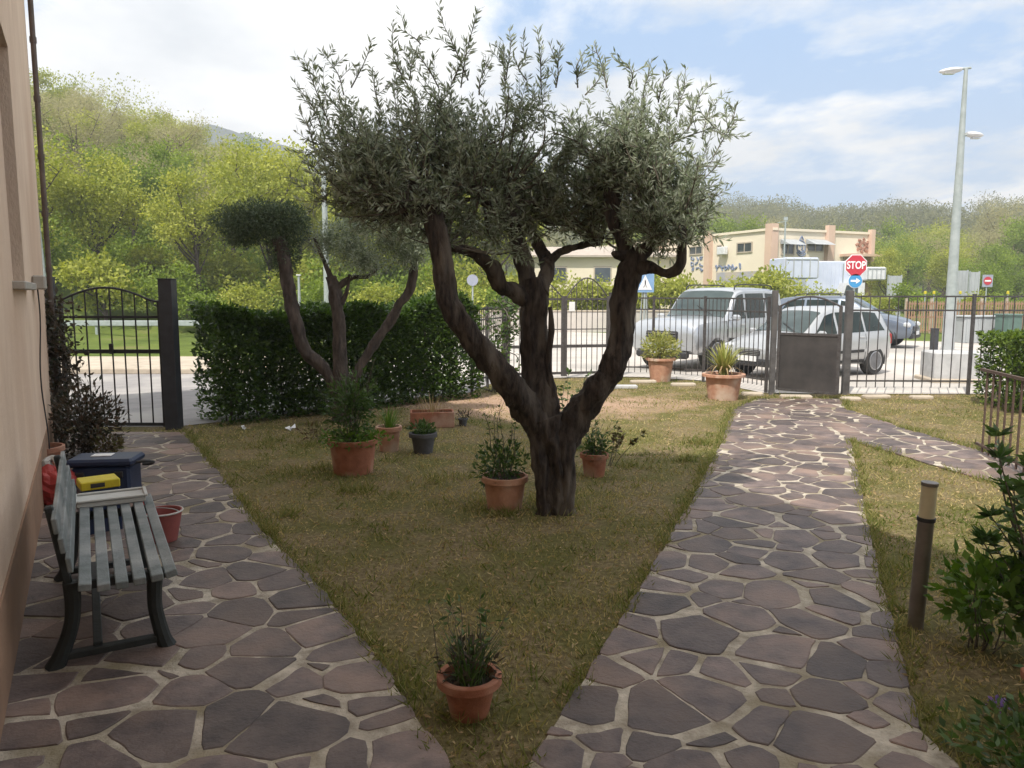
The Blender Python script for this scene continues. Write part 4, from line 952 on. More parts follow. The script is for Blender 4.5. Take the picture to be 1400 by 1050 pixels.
# ---------------------------------------------------------------- lamp posts, poles, signs
lp = P(1293,487); lp = V((X(1296,470,20).x,20,0))
t = thing('street_lamp','tall pale green street lamp post with two heads behind the right railings','street lamp',lp)
mb = MB(); mb.tube([(0,0,0,.135),(0,0,1.2,.13),(0,0,4.2,.10),(0,0,5.4,.08),(0,0,7.3,.045)],16); mb.build('pole',M['galv'],t,smooth=True)
mb = MB(); mb.cyl((0,0,0),(0,0,1.3),.15,segs=16); mb.build('pole_sleeve',M['sheet'],t,smooth=True)
def lamphead(name, p, dx, L_=.55, w=.12):
    mb = MB(); vs = []; n_ = 12
    for k in range(9):
        u_ = k/8; rr = w*math.sin(math.pi*min(.98,u_*.85+.12))**.6
        for q_ in range(n_):
            an = 2*math.pi*q_/n_; zz = math.sin(an)*rr*(.55 if math.sin(an) > 0 else .75)
            vs.append((p[0]+dx*u_*L_, p[1]+math.cos(an)*rr, p[2]+zz-.06*u_*(1 if L_>.5 else .6)))
    fs = [(k*n_+q_,k*n_+(q_+1)%n_,(k+1)*n_+(q_+1)%n_,(k+1)*n_+q_) for k in range(8) for q_ in range(n_)]+[tuple(range(n_)),tuple(8*n_+q_ for q_ in range(n_))]
    mb.add(vs,fs); o_ = mb.build(name,M['white'],t,smooth=True)
    mb = MB(); mb.box((p[0]+dx*L_*.55,p[1],p[2]-w*.66-.03),(L_*.5,w*1.1,.03),bev=.01); mb.build('lens',M['headl'],o_); return o_
lamphead('lamp_head',(-.12,0,7.29),-1,.55,.12); lamphead('lamp_head',(.12,0,5.72),1,.42,.12)
mb = MB(); mb.cyl((.12,0,7.32),(-.16,0,7.29),.03,segs=8); mb.cyl((0,0,5.66),(.16,0,5.7),.03,segs=8); mb.build('arm',M['galv'],t,smooth=True)
mb = MB(); mb.cyl((.2,.1,0),(.12,.08,4.0),.035,segs=8); mb.build('conduit',M['galv'],t,smooth=True)
def pole(name,label,px0,py_top,d,r,cat='pole',h=None,base=None,tilt=0):
    x_ = X(px0,400,d).x; z0 = terr(x_,d); top = X(px0,py_top,d).z; t = thing(name,label,cat,(x_,d,z0)); mb = MB(); mb.tube([(0,0,-.2,r*1.3),(tilt*.5,0,(top-z0)*.5,r),(tilt,0,top-z0,r*.75)],10); mb.build('shaft',M['galv'],t,smooth=True); return t, top-z0
t,h_ = pole('street_pole','tall pale grey pole standing beyond the hedge, partly behind the olive crown',447,140,24,.085)
mb = MB(); mb.cyl((0,0,h_*.98),(.5,-.1,h_+.1),.03,segs=8); mb.box((.6,-.1,h_+.1),(.4,.14,.08),bev=.02); mb.build('lamp_head',M['white'],t)
t,h_ = pole('street_pole','slanting white pole beyond the wall corner at the far left',66,228,26,.06,tilt=-.25)
mb = MB(); mb.box((-.25,0,h_),(.2,.1,.08),bev=.02); mb.build('cap',M['white'],t)
t,h_ = pole('marker_post','short pale post above the hedge, left of the tall grey pole',409,376,26,.05); mb = MB(); mb.box((0,0,h_),(.13,.13,.04)); mb.build('cap',M['white'],t)
def disc(r, n_=28): return [V((r*math.cos(2*math.pi*k/n_),0,r*math.sin(2*math.pi*k/n_))) for k in range(n_)]
def sign(name,label,px,py,d,cat='road sign',poler=.03):
    p = X(px,py,d); t = thing(name,label,cat,(p.x,p.y,0)); mb = MB(); mb.cyl((0,.04,-.1),(0,.04,p.z+.05),poler,segs=10); mb.build('sign_pole',M['galv'],t,smooth=True); return t,p.z
def plate(name, poly, th, m, parent, loc, smooth=False): 
    mb = MB(); mb.prism([q_+V(loc) for q_ in poly],V((0,th/2,0)),V((0,-th/2,0))); return mb.build(name,m,parent)
# stop sign with arrow
SD = 23.0
t,z = sign('stop_sign','red octagonal STOP sign above a blue round arrow sign, behind the cars','road sign'if 0 else 1170 and 1170,363,SD) if False else sign('stop_sign','red octagonal STOP sign on the pole it shares with a blue arrow sign',1170,363,SD)
k_ = .345
octo = lambda r_: [V((r_*math.cos(R(22.5+45*i)),0,r_*math.sin(R(22.5+45*i)))) for i in range(8)]
o1 = plate('sign_border',octo(k_),.02,M['signwhite'],t,(0,-.01,z)); plate('sign_face',octo(k_*.93),.01,M['signred'],o1,(0,-.024,z))
tx = bpy.data.curves.new('letters','FONT'); tx.body = 'STOP'; tx.size = .27; tx.align_x = 'CENTER'; tx.align_y = 'CENTER'; tx.extrude = .004; tx.offset = .006
to = bpy.data.objects.new('letters_src',tx); C.objects.link(to); bpy.context.view_layer.update()
dg = bpy.context.evaluated_depsgraph_get(); me = bpy.data.meshes.new_from_object(to.evaluated_get(dg)); bpy.data.objects.remove(to)
me.transform(Matrix.Translation((0,-.034,z))@Matrix.Rotation(R(90),4,'X')@Matrix.Diagonal((.86,1.15,1,1))); me.materials.clear(); me.materials.append(M['signwhite']); me.name = 'letters'
lo = bpy.data.objects.new('letters',me); C.objects.link(lo); lo.parent = o1
z2 = X(1170,384,SD).z; o2 = plate('arrow_sign_border',disc(.215),.02,M['signwhite'],t,(0,-.01,z2)); plate('arrow_sign_face',disc(.2),.01,M['signblue'],o2,(0,-.024,z2))
arrow = [V(p) for p in ((-.14,0,-.028),(.02,0,-.028),(.02,0,-.085),(.145,0,0),(.02,0,.085),(.02,0,.028),(-.14,0,.028))]
plate('arrow',arrow,.006,M['signwhite'],o2,(0,-.033,z2))
# back of a round sign, pedestrian sign, small no entry
t,z = sign('round_sign','pale blue grey back of a round sign on a pole beyond the hedge',646,383,26); plate('sign_disc',disc(.19),.02,M['signback'],t,(0,-.01,z))
t,z = sign('crossing_sign','blue square sign with a white triangle near the olive right limb','x' and 882,386,21); 
sq = [V(p) for p in ((-.24,0,-.27),(.24,0,-.27),(.24,0,.27),(-.24,0,.27))]; o1 = plate('sign_face',sq,.02,mat('crossing_blue',(.22,.36,.55),(.18,.30,.48),.5,6),t,(0,-.01,z))
plate('triangle',[V(p) for p in ((-.19,0,-.2),(.19,0,-.2),(0,0,.2))],.008,M['signwhite'],o1,(0,-.025,z))
fig = MB(); yy = -.033; fig.tube([(0,yy,z+.06,.018),(0,yy,z+.055,.018)],8); fig.beam((0,yy,z+.04),(0,yy,z-.05),.03,.006); fig.beam((0,yy,z-.045),(-.05,yy,z-.14),.02,.006); fig.beam((0,yy,z-.045),(.05,yy,z-.14),.02,.006); fig.build('figure',M['blackpl'],o1)
mb = MB(); mb.cyl((-.16,.05,-.1),(-.03,.05,z+.2),.02,segs=8); mb.cyl((.12,.05,-.1),(.03,.05,z+.2),.02,segs=8); mb.build('strut',M['galv'],t)
t,z = sign('no_entry_sign','small red sign with white bar on a square plate at the far right',1350,384,38); plate('back_plate',[V(p)*.85 for p in ((-.3,0,-.35),(.3,0,-.35),(.3,0,.35),(-.3,0,.35))],.02,M['signback'],t,(0,-.01,z)); o1 = plate('sign_face',disc(.2),.01,M['signred'],t,(0,-.03,z)); plate('white_bar',[V(p) for p in ((-.15,0,-.04),(.15,0,-.04),(.15,0,.04),(-.15,0,.04))],.008,M['signwhite'],o1,(0,-.04,z))
# street furniture at right
t = thing('concrete_block','pale blue grey concrete block at the foot of the tall street lamp','block',(X(1304,500,15.0).x,15.0,0),R(-8))
mb = MB(); mb.box((0,0,.29),(.98,.75,.6),bev=.03); mb.build('block_body',M['concrete'],t); mb = MB(); mb.box((.05,-.03,.04),(1.25,.9,.09),bev=.02); mb.build('block_foot',M['kerb'],t)
t = thing('dark_post','short dark square post standing behind the concrete block','post',(X(1277,470,19).x,19,0)); mb = MB(); post(mb,V((0,0,0)),.14,.85); mb.build('shaft',M['postiron'],t)
t = thing('wheelie_bin','grey green wheeled rubbish bin behind the clipped hedge','bin',(X(1378,440,26).x,26,0),R(10))
mb = MB(); mb.prism([V((-.27,-.3,.08)),V((.27,-.3,.08)),V((.27,.25,.08)),V((-.27,.25,.08))],V((0,0,0)),V((0,0,.9))); mb.build('bin_body',M['bingreen'],t); mb = MB(); mb.box((0,-.02,1.01),(.62,.66,.06),bev=.02); mb.build('lid',M['bingreen'],t)
for x_ in (-.25,.25):
    mb = MB(); mb.cyl((x_-.03,.27,.1),(x_+.03,.27,.1),.1,segs=14); mb.build('wheel',M['tyre'],t)
# grey skip / low tank boxes beyond railings
t = thing('metal_container','low pale grey ribbed container by the far rusty mesh fence','container',(X(1340,436,27).x,27,0)); mb = MB(); mb.box((0,0,.45),(1.6,.9,.9),bev=.03)
for x_ in np.arange(-.7,.8,.2): mb.box((x_,-.465,.45),(.05,.025,.8))
mb.build('container_body',M['sheet'],t); mb = MB(); mb.box((0,0,.93),(1.7,1.0,.05),bev=.01); mb.build('lid',M['sheet'],t)
# rusty orange mesh fence
t = thing('mesh_fence','rusty orange site mesh fence running across the far side of the parking','fence',(X(1240,420,32).x,32,0))
x0_ = 0; x1_ = X(1480,420,32).x-t.location.x
mb = MB()
for k in range(70):
    x_ = x1_*k/69; mb.box((x_,.0,.75),(.05,.02,1.3))
for z_ in (.2,.75,1.3): mb.box((x1_/2,.02,z_),(x1_,.015,.06))
mb.build('mesh_panel',M['orangefence'],t)
for k in range(8): mb = MB(); mb.box((x1_*k/7,.07,.75),(.09,.09,1.55)); mb.build('post',M['kerb'],t)
# far low wall beyond the parking; guard rail left; grey sheet panels right
t = thing('low_wall','long low whitish wall along the far side of the parking, behind the railings','wall',(3,34.3,0)); mb = MB(); mb.box((0,0,.45),(15,.25,.95),bev=.02); mb.build('wall_body',M['parking'],t); mb = MB(); mb.box((0,0,.955),(15.1,.32,.06),bev=.01); mb.build('coping',M['kerb'],t)
t = thing('guard_rail','pale roadside guard rail beyond the grass seen through the left gate','guard rail',(-18,30.5,0)); mb = MB(); mb.beam((-12,0,.55),(14,0,.55),.05,.22,bev=.02); mb.build('rail',M['galv'],t)
for x_ in np.arange(-11,14,2.5): mb = MB(); mb.box((x_,.05,.25),(.09,.06,.65)); mb.build('post',M['galv'],t)
for k,(p0,p1,py_,d) in enumerate(((1158,1180,372,47),(1214,1232,377,45),(1325,1338,372,45),(1303,1322,370,46))):
    x0_ = X(p0,400,d).x; x1_ = X(p1,400,d).x; t = thing('sheet_fence',('pale sheet metal panel just left of the white van roof','upright pale panel right of the white van','narrow pale sheet panel left of the small red sign','wide grey sheet panel right of the tall street lamp')[k],'fence panel',((x0_+x1_)/2,d,0)); top = X(p0,py_,d).z
    mb = MB(); w = x1_-x0_; mb.box((0,0,top/2),(w,.05,top)); 
    for x_ in np.arange(-w/2+.1,w/2,.2): mb.box((x_,-.04,top/2),(.05,.03,top-.02))
    mb.build('panel',M['sheet'],t)
    for x_ in (-w/2,w/2): mb = MB(); mb.box((x_,.06,top/2),(.08,.06,top+.1)); mb.build('post',M['galv'],t)
# yellow topped marker posts
for k,px_ in enumerate((1265,1277,1313,1378)):
    p = X(px_,400,36); t = thing('marker_stake','thin stake with a yellow top beyond the rusty mesh fence','stake',(p.x,p.y,0),0,'yellow topped stakes beyond the mesh fence'); mb = MB(); mb.cyl((0,0,0),(0,0,1.7),.03,segs=6); mb.build('stake_shaft',M['galv'],t); mb = MB(); mb.lathe([(.01,1.7),(.06,1.7),(.06,1.82),(.02,1.84)],segs=8); mb.build('yellow_cap',M['yellow'],t)

# ---------------------------------------------------------------- cars
def car(name, label, loc, rz, paint, st, wheels, wr, tr, win_side, screen, rear, roofrails=False, lampz=.72, grille=None, hw=.82, group=None, pickup=False, mirror_x=None, doors=(), lampcol=None):
    t = thing(name, label, 'car', loc, rz)
    K = ('zb','zs','zt','wb','ws','wt')
    xs_ = [s_[0] for s_ in st]; arr_ = np.array([s_[1:] for s_ in st])
    def sec(x_):
        i = int(np.clip(np.searchsorted(xs_, x_)-1, 0, len(xs_)-2)); t_ = (x_-xs_[i])/(xs_[i+1]-xs_[i])
        def m_(k):   # monotone-ish tangent
            if k == 0: return (arr_[1]-arr_[0])/(xs_[1]-xs_[0])
            if k == len(xs_)-1: return (arr_[-1]-arr_[-2])/(xs_[-1]-xs_[-2])
            a_ = (arr_[k]-arr_[k-1])/(xs_[k]-xs_[k-1]); b__ = (arr_[k+1]-arr_[k])/(xs_[k+1]-xs_[k])
            r_ = np.where(a_*b__ > 0, 2*a_*b__/(a_+b__+1e-9), 0); return r_
        h__ = xs_[i+1]-xs_[i]; h00 = 2*t_**3-3*t_**2+1; h10 = t_**3-2*t_**2+t_; h01 = -2*t_**3+3*t_**2; h11 = t_**3-t_**2
        return h00*arr_[i]+h10*h__*m_(i)+h01*arr_[i+1]+h11*h__*m_(i+1)
    def S(x_, u_, side):   # u 0..8 around the half section
        zb,zs,zt,wb,ws,wt = sec(x_)
        pt = [(0,zb),(wb*.92,zb),(wb,zb+.07),(ws*1.0,zb+(zs-zb)*.45),(ws*1.0,zb+(zs-zb)*.78),(ws*.965,zs),(wt+.01,zt-.07),(wt*.90,zt-.012),(wt*.5,zt+.012),(0,zt+.018)]
        i = int(min(u_, len(pt)-1.0001)); f = u_-i; a_, b__ = pt[i], pt[i+1]
        return V((x_, side*(a_[0]+(b__[0]-a_[0])*f), a_[1]+(b__[1]-a_[1])*f))
    NU = 10
    xsmp = sorted(set([round(v_,3) for v_ in np.linspace(xs_[0], xs_[-1], 64)]+[round(v_,3) for v_ in xs_]))
    mb = MB(); us = [0,1,2,3,4,5,6,7,8,9]
    ringn = len(us)*2-2
    for x_ in xsmp:
        mb.v += [tuple(S(x_,u_,1)) for u_ in us]+[tuple(S(x_,u_,-1)) for u_ in us[-2:0:-1]]
    for i in range(len(xsmp)-1):
        for k in range(ringn): mb.f.append((i*ringn+k,i*ringn+(k+1)%ringn,(i+1)*ringn+(k+1)%ringn,(i+1)*ringn+k))
    mb.f.append(tuple(range(ringn-1,-1,-1))); mb.f.append(tuple((len(xsmp)-1)*ringn+k for k in range(ringn)))
    body = mb.build('body', paint, t, smooth=True)
    # wheel arches
    cut = MB()
    for wx in wheels: 
        for sy in (-1,1): cut.cyl((wx,sy*(hw-.20),wr),(wx,sy*(hw+.3),wr),wr*1.16,segs=28)
    co = cut.build('cutter', paint); md = body.modifiers.new('b','BOOLEAN'); md.object = co; md.operation = 'DIFFERENCE'; md.solver = 'EXACT'
    bpy.context.view_layer.update(); dg = bpy.context.evaluated_depsgraph_get(); nm = bpy.data.meshes.new_from_object(body.evaluated_get(dg)); body.modifiers.clear(); body.data = nm; nm.name = 'body'
    bpy.data.objects.remove(co); nm.set_sharp_from_angle(angle=R(35))
    def patch(nm_, x0,x1,u0,u1,side,m,off=.006,n_=8,parent=t,shear0=0,shear1=0,thick=.004,ulim=None):
        vs = []; fs = []; nv = 5
        for i in range(n_+1):
            for j in range(nv+1):
                v_ = j/nv; xx = (x0+shear0*v_)*(1-i/n_)+(x1+shear1*v_)*(i/n_); u_ = u0+(u1-u0)*v_
                p = S(xx,u_,side); e_ = .02; du = S(xx,u_+e_,side)-S(xx,u_-e_,side); dx_ = S(xx+e_,u_,side)-S(xx-e_,u_,side)
                nn_ = dx_.cross(du); 
                if nn_.length < 1e-9: nn_ = V((0,side,0))
                nn_.normalize()
                if nn_.y*side < 0 and abs(nn_.y) > .05 or (abs(nn_.y) <= .05 and nn_.z < 0): nn_ = -nn_
                vs.append(p+nn_*off)
        for i in range(n_):
            for j in range(nv): a_ = i*(nv+1)+j; fs.append((a_,a_+1,a_+nv+2,a_+nv+1))
        mb = MB(); mb.add(vs,fs); return mb.build(nm_, m, parent, smooth='all')
    for sd__ in (-1,1):
        for (x0,x1,s0,s1) in win_side: patch('side_window',x0,x1,5.08,5.92,sd__,M['sideglass'],shear0=s0,shear1=s1)
    for (x0,x1,nm_) in ((screen[0],screen[1],'windscreen'),(rear[0],rear[1],'rear_window')):
        vs = []; fs = []; n_ = 8; m_ = 10
        for i in range(n_+1):
            xx = x0+(x1-x0)*i/n_
            L1 = [S(xx,u_,-1) for u_ in (6.6,7,8)]+[S(xx,9,1)]+[S(xx,u_,1) for u_ in (8,7,6.6)]
            tn_ = S(xx+.02,9,1)-S(xx-.02,9,1); n0 = V((-tn_.z,0,tn_.x)); n0.normalize()
            if n0.z < 0: n0 = -n0
            vs += [p+n0*.008 for p in L1]
        for i in range(n_):
            for j in range(6): a_ = i*7+j; fs.append((a_,a_+1,a_+8,a_+7))
        mb = MB(); mb.add(vs,fs); mb.build(nm_, M['glass'], t, smooth='all')
    for wx in wheels:
        for sy in (-1,1):
            mb = MB(); y0 = sy*(hw-tr-.005); y1 = sy*(hw-.005)
            def ly(prof): # lathe around y
                mm = MB(); mm.lathe(prof,segs=32); return mm
            tp = ly([(wr*.62,0),(wr*.93,0),(wr,.03),(wr,tr-.03),(wr*.93,tr),(wr*.62,tr)]); Mx_ = Matrix.Translation((wx,y0,wr))@Matrix.Rotation(R(-90 if sy>0 else 90),4,'X')
            to_ = tp.build('wheel', M['tyre'], t, smooth=True, xf=Mx_)
            rm = MB(); rm.lathe([(.02,tr-.05),(wr*.6,tr-.055),(wr*.63,tr-.01),(wr*.66,tr+.002)],segs=32); rm.lathe([(.01,tr-.05),(.06,tr-.05),(.05,tr-.01),(.01,tr-.008)],segs=16)
            rm.build('rim', M['rim2'] , to_, smooth=True, xf=Mx_)
            sp_ = MB()
            for k in range(6):
                a_ = 2*math.pi*k/6; sp_.beam((math.cos(a_)*.03,math.sin(a_)*.03,tr-.02),(math.cos(a_)*wr*.64,math.sin(a_)*wr*.64,tr-.012),.085,.03,up=V((0,0,1)),bev=.006)
            sp_.tube([(wr*.63*math.cos(a_),wr*.63*math.sin(a_),tr-.003,.014) for a_ in np.linspace(0,2*math.pi,33)],6); sp_.build('rim_spokes',M['rim'],to_,xf=Mx_)
            # dark arch liner
            ar = MB(); pts_ = [(wx+wr*1.17*math.cos(a_),sy*(hw-.045),wr+wr*1.17*math.sin(a_),.018) for a_ in np.linspace(-.25,math.pi+.25,20)]; ar.tube(pts_,6); ar.build('arch_trim',M['blackpl'],t,smooth='all')
    fx = xs_[-1]; bxk = xs_[0]
    # front: grille, bumper, lamps, plate, mirrors
    for sy in (-1,1):
        mb = MB(); mb.box((fx-.13,sy*(hw-.21),lampz),(.2,.30,.15),Matrix.Rotation(R(-22*sy),3,'Z'),.045); mb.build('headlight',M['headl'],t,smooth=True)
        mb = MB(); mb.box((bxk+.07,sy*(hw-.13),lampz+.12),(.10,.16,.26),None,.03); mb.build('tail_light',M['redlens'],t,smooth=True)
        mb = MB(); mx_ = mirror_x; zs_ = sec(mx_)[1]; mb.box((mx_,sy*(hw+.10),zs_+.07),(.11,.19,.13),None,.035); mb.box((mx_+.02,sy*(hw-.01),zs_+.03),(.05,.12,.04),None,.01); mb.build('mirror',paint,t,smooth=True)
        for dx_ in doors:
            patch('door_gap',dx_,dx_+.016,2.2,5.0,sy,M['blackpl'],off=.003,n_=1)
        for hx in [d_+.14 for d_ in doors[:-1]]:
            p = S(hx,4.5,sy); mb = MB(); mb.box((p.x,p.y+sy*.012,p.z),(.17,.025,.03),None,.008); mb.build('door_handle',paint,t)
        patch('side_moulding',wheels[0]+wr*1.35,wheels[1]-wr*1.35,2.85,3.12,sy,M['blackpl'],off=.012,n_=6)
        patch('sill',wheels[0]+wr*1.2,wheels[1]-wr*1.2,1.5,2.15,sy,M['blackpl'],off=.008,n_=6)
    mb = MB(); mb.box((fx-.015,0,grille[0]),(.08,grille[1],grille[2]),None,.02); gg = mb.build('grille',M['blackpl'],t)
    mb = MB()
    for k in range(3): mb.box((fx+.03,0,grille[0]+(k-1)*grille[2]*.3),(.02,grille[1]*.94,.015))
    mb.build('grille_bars',M['rim'],gg)
    mb = MB(); mb.box((fx-.02,0,.36),(.14,hw*1.5,.16),None,.04); mb.build('lower_bumper',M['blackpl'],t)
    mb = MB(); mb.box((fx+.056,0,.44),(.012,.50,.11),None,.003); mb.build('number_plate',M['signwhite'],t)
    mb = MB(); mb.box((bxk+.01,0,.40),(.14,hw*1.6,.2),None,.04); mb.build('rear_bumper',M['blackpl'] if pickup else paint,t)
    if roofrails:
        for sy in (-1,1):
            mb = MB(); x0,x1 = roofrails; wt_ = sec((x0+x1)/2)[5]*.86; zt_ = sec((x0+x1)/2)[2]; mb.tube([(x0,sy*wt_,sec(x0)[2],.014),(x0+.1,sy*wt_,zt_+.06,.016),((x0+x1)/2,sy*wt_,zt_+.075,.016),(x1-.1,sy*wt_,zt_+.06,.016),(x1,sy*wt_,sec(x1)[2],.014)],6,3); mb.build('roof_rail',M['blackpl'],t,smooth='all')
    mb = MB(); zt_=sec(screen[1]+.0)[1]
    mb.tube([(screen[0]+.04,.5,sec(screen[0]+.04)[2]+.035,.009),(screen[0]-.25,-.05,sec(screen[0]-.25)[2]+.04,.008)],5); mb.build('wiper',M['blackpl'],t)
    return t
# stations: x, zb, zs(shoulder), zt(top), wb, ws, wt
suv = [(-2.05,.42,.80,.86,.62,.66,.58),(-1.98,.36,1.02,1.50,.74,.79,.62),(-1.85,.32,1.04,1.72,.78,.83,.68),(-.9,.32,1.04,1.78,.79,.84,.70),(.0,.32,1.04,1.77,.79,.84,.70),(.25,.32,1.04,1.72,.79,.84,.69),(.90,.32,1.06,1.14,.79,.84,.76),(1.5,.34,1.04,1.12,.79,.84,.76),(1.98,.38,1.0,1.07,.79,.83,.74),(2.07,.42,.92,1.0,.77,.80,.70),(2.12,.46,.84,.90,.74,.76,.66)]
c1_ = car('off_road_car','silver four wheel drive car with roof rails facing the railings on the left','x' and (4.85,18.55,.012),0,M['silver'],suv,(-1.28,1.30),.37,.24,((-1.74,-1.02,.06,0),(-.92,-.06,0,0),(.04,.80,0,-.50)),(.88,.30),(-1.99,-1.86),(-1.6,.2),.80,(.76,.78,.20),.845,mirror_x=.72,doors=(-.97,.06,.88))
c1_.rotation_euler = (0,0,math.atan2(-math.cos(R(44)),-math.sin(R(44))))
mpv = [(-1.82,.40,.72,.78,.62,.64,.56),(-1.76,.30,.92,1.16,.74,.77,.58),(-1.52,.26,.94,1.43,.78,.82,.60),(-.8,.26,.92,1.50,.79,.83,.62),(0,.26,.90,1.50,.79,.83,.62),(.35,.26,.89,1.42,.79,.83,.60),(1.08,.26,.88,.97,.79,.83,.68),(1.5,.28,.80,.88,.78,.81,.64),(1.78,.30,.68,.76,.72,.75,.56),(1.88,.34,.58,.64,.64,.66,.48)]
c2_ = car('compact_car','pale silver compact hatchback parked close behind the dark sheet panel gate','x' and (6.28,16.2,.012),0,M['silver2'],mpv,(-1.17,1.22),.315,.20,((-1.50,-.85,.18,0),(-.78,.05,0,0),(.12,.98,0,-.62)),(1.06,.40),(-1.77,-1.58),False,.66,(.56,.6,.12),.83,mirror_x=.78,doors=(-.82,.08,.98))
c2_.rotation_euler = (0,0,math.atan2(-math.cos(R(60)),-math.sin(R(60))))
c3_ = car('estate_car','dark blue grey car facing right behind the pale silver hatchback','x' and (10.95,25.6,.012),0,M['bluegrey'],[(x_*1.12 if True else 0,*r_) for x_,*r_ in mpv],(-1.33,1.36),.32,.21,((-1.68,-.95,.2,0),(-.88,.05,0,0),(.13,1.08,0,-.68)),(1.19,.45),(-1.98,-1.77),(-1.3,.1),.68,(.58,.7,.14),.83,mirror_x=.88,doors=(-.92,.09,1.1))
c3_.rotation_euler = (0,0,R(-38)); c3_.scale = (1.06,1.06,1.08); c2_.scale = (.95,.95,.95); c1_.scale = (1.05,1.05,1.03)

# ---------------------------------------------------------------- industrial building
BC = V((X(1052,400,52).x,52,0)); bu = V((-.42,.9075,0)); bv = V((.9075,.42,0)); zr_ = terr(BC.x,BC.y)-.4
bld = thing('factory_building','cream and peach flat roofed workshop with painted scribbles beyond the parked cars','building',BC)
HB = X(1052,315,52).z
def fl(px,py): s_,z_ = wallhit(px,py,BC,bu,V((-bv.x,-bv.y,0))); return s_,z_
def fr(px,py): s_,z_ = wallhit(px,py,BC,bv,V((-bu.x,-bu.y,0))); return s_,z_
def fb(mb, face, s0,s1,z0,z1,d0,d1):
    dr,nn_ = (bu,-bv) if face == 'l' else (bv,-bu); c_ = dr*((s0+s1)/2)+nn_*((d0+d1)/2)+V((0,0,(z0+z1)/2)); mb.box(c_,(abs(s1-s0),abs(d1-d0),abs(z1-z0)),Matrix(((dr.x,nn_.x,0),(dr.y,nn_.y,0),(0,0,1))))
LL = 24; LR = fr(1190,350)[0]
mb = MB(); pl_ = [V((0,0,0)),bv*LR,bv*LR+bu*LL,bu*LL]; mb.prism(pl_,V((0,0,zr_)),V((0,0,HB))); mb.build('wall',M['cream'],bld)
mb = MB(); fb(mb,'l',-.25,LL,HB+.005,HB+.17,-.3,.12); fb(mb,'r',.13,LR+.1,HB+.007,HB+.172,-.3,.12); mb.build('parapet',M['cream'],bld)
mb = MB()
for fc_,a_,b__,h_ in (('c',0,0,0),('l',fl(971,340)[0]-.3,fl(971,340)[0]+.3,.4),('l',fl(905,340)[0]-.3,fl(905,340)[0]+.3,.4),('r',fr(1132,330)[0]-.3,fr(1132,330)[0]+.3,.5),('r',LR-.35,LR+.02,.35)):
    mb = MB()
    if fc_ == 'c': q_ = (bu+bv)*.1; mb.box((q_.x,q_.y,(zr_+HB+.45)/2),(.6,.6,HB+.45-zr_),Matrix(((bu.x,bv.x,0),(bu.y,bv.y,0),(0,0,1))))
    else: fb(mb,fc_,a_,b__,zr_,HB+h_,.0,.33)
    mb.build('pilaster',M['peach'],bld)
def bwin(face, ax, ay, bx_, by_, awn=False, nm='window', m=None):
    fn = fl if face == 'l' else fr; s0,z1 = fn(ax,ay); s1,z0 = fn(bx_,by_); s0,s1 = min(s0,s1),max(s0,s1)
    mb = MB(); th = .09
    for q_ in ((s0,s0+th,z0,z1),(s1-th,s1,z0,z1),(s0+th,s1-th,z0,z0+th),(s0+th,s1-th,z1-th,z1)): fb(mb,face,q_[0],q_[1],q_[2],q_[3],.0,.07)
    fb(mb,face,(s0+s1)/2-.03,(s0+s1)/2+.03,z0+th,z1-th,.0,.06)
    o_ = mb.build(nm,M['kerb'],bld); mb = MB(); fb(mb,face,s0+th,s1-th,z0+th,z1-th,.001,.03); mb.build('pane',m or M['winglass'],o_)
    if awn:
        mb = MB(); dr,nn_ = (bu,-bv) if face == 'l' else (bv,-bu)
        mb.prism([dr*(s0-.15)+nn_*.08+V((0,0,z1-.12)),dr*(s0-.15)+nn_*.08+V((0,0,z1+.2)),dr*(s0-.15)+nn_*1.0+V((0,0,z1-.2))],V((0,0,0)),dr*(s1-s0+.3)); mb.build('awning',M['sheet'],bld)
bwin('l',943,337,961,348); bwin('l',981,335,987,348); bwin('l',1008,332,1029,345); bwin('l',876,341,892,352)
bwin('r',1068,331,1085,349,True); bwin('r',1103,331,1125,345,True); bwin('r',1153,349,1174,371,False,'garage_door',M['peach'])
mb = MB(); s0,z0 = fr(1148,349); s1,_z = fr(1187,352); fb(mb,'r',s0,s1,z0-.1,z0+.08,.0,1.2); mb.build('canopy',M['peach'],bld)
mb = MB(); s0,z1 = fl(972,373); s1,_z = fl(1050,373); fb(mb,'l',min(s0,s1)+.6,max(s0,s1)-.6,zr_,z1,.0,.012); s0,_z = fl(905,373); fb(mb,'l',.56,fl(971,340)[0]-.56,zr_,z1-.01,.0,.014) if False else None; mb.build('painted_band',M['greyband'],bld)
# painted scribbles
def scrib(fn, dr, nn_, strokes, m, r_, name):
    mb = MB()
    for st_ in strokes:
        pts_ = []
        for (px_,py_) in st_: s_,z_ = fn(px_,py_); p = dr*s_+nn_*.02+V((0,0,z_)); pts_.append((*p,r_))
        mb.tube(pts_,5,3)
    mb.build(name,m,bld)
rr_ = random.Random(4)
st_ = []
for x_ in (947,953,959):
    for y_ in (354,361,368): st_.append([(x_+rr_.uniform(-2.5,2.5),y_+rr_.uniform(-3,3)) for _ in range(5)])
for x_ in np.arange(981,1012,4.2): st_.append([(x_+rr_.uniform(-2.5,2.5),367-.15*(x_-981)*.6+rr_.uniform(-4,4)) for _ in range(5)])
scrib(fl,bu,-bv,st_,M['paintblue'],.055,'graffiti')
st_ = [[(1095+5.5*math.cos(a_),338+9*math.sin(a_)) for a_ in np.linspace(0,6.3,14)],[(1092,334),(1093,336),(1095,334),(1097,336),(1098,333)],[(1092,342),(1095,345),(1098,342)],[(1093,329),(1096,323),(1098,328)],[(1096,338),(1097,340),(1095,341)],[(1089,345),(1092,349),(1097,350),(1101,346)]]
scrib(fr,bv,-bu,st_,M['paintblue'],.05,'graffiti')
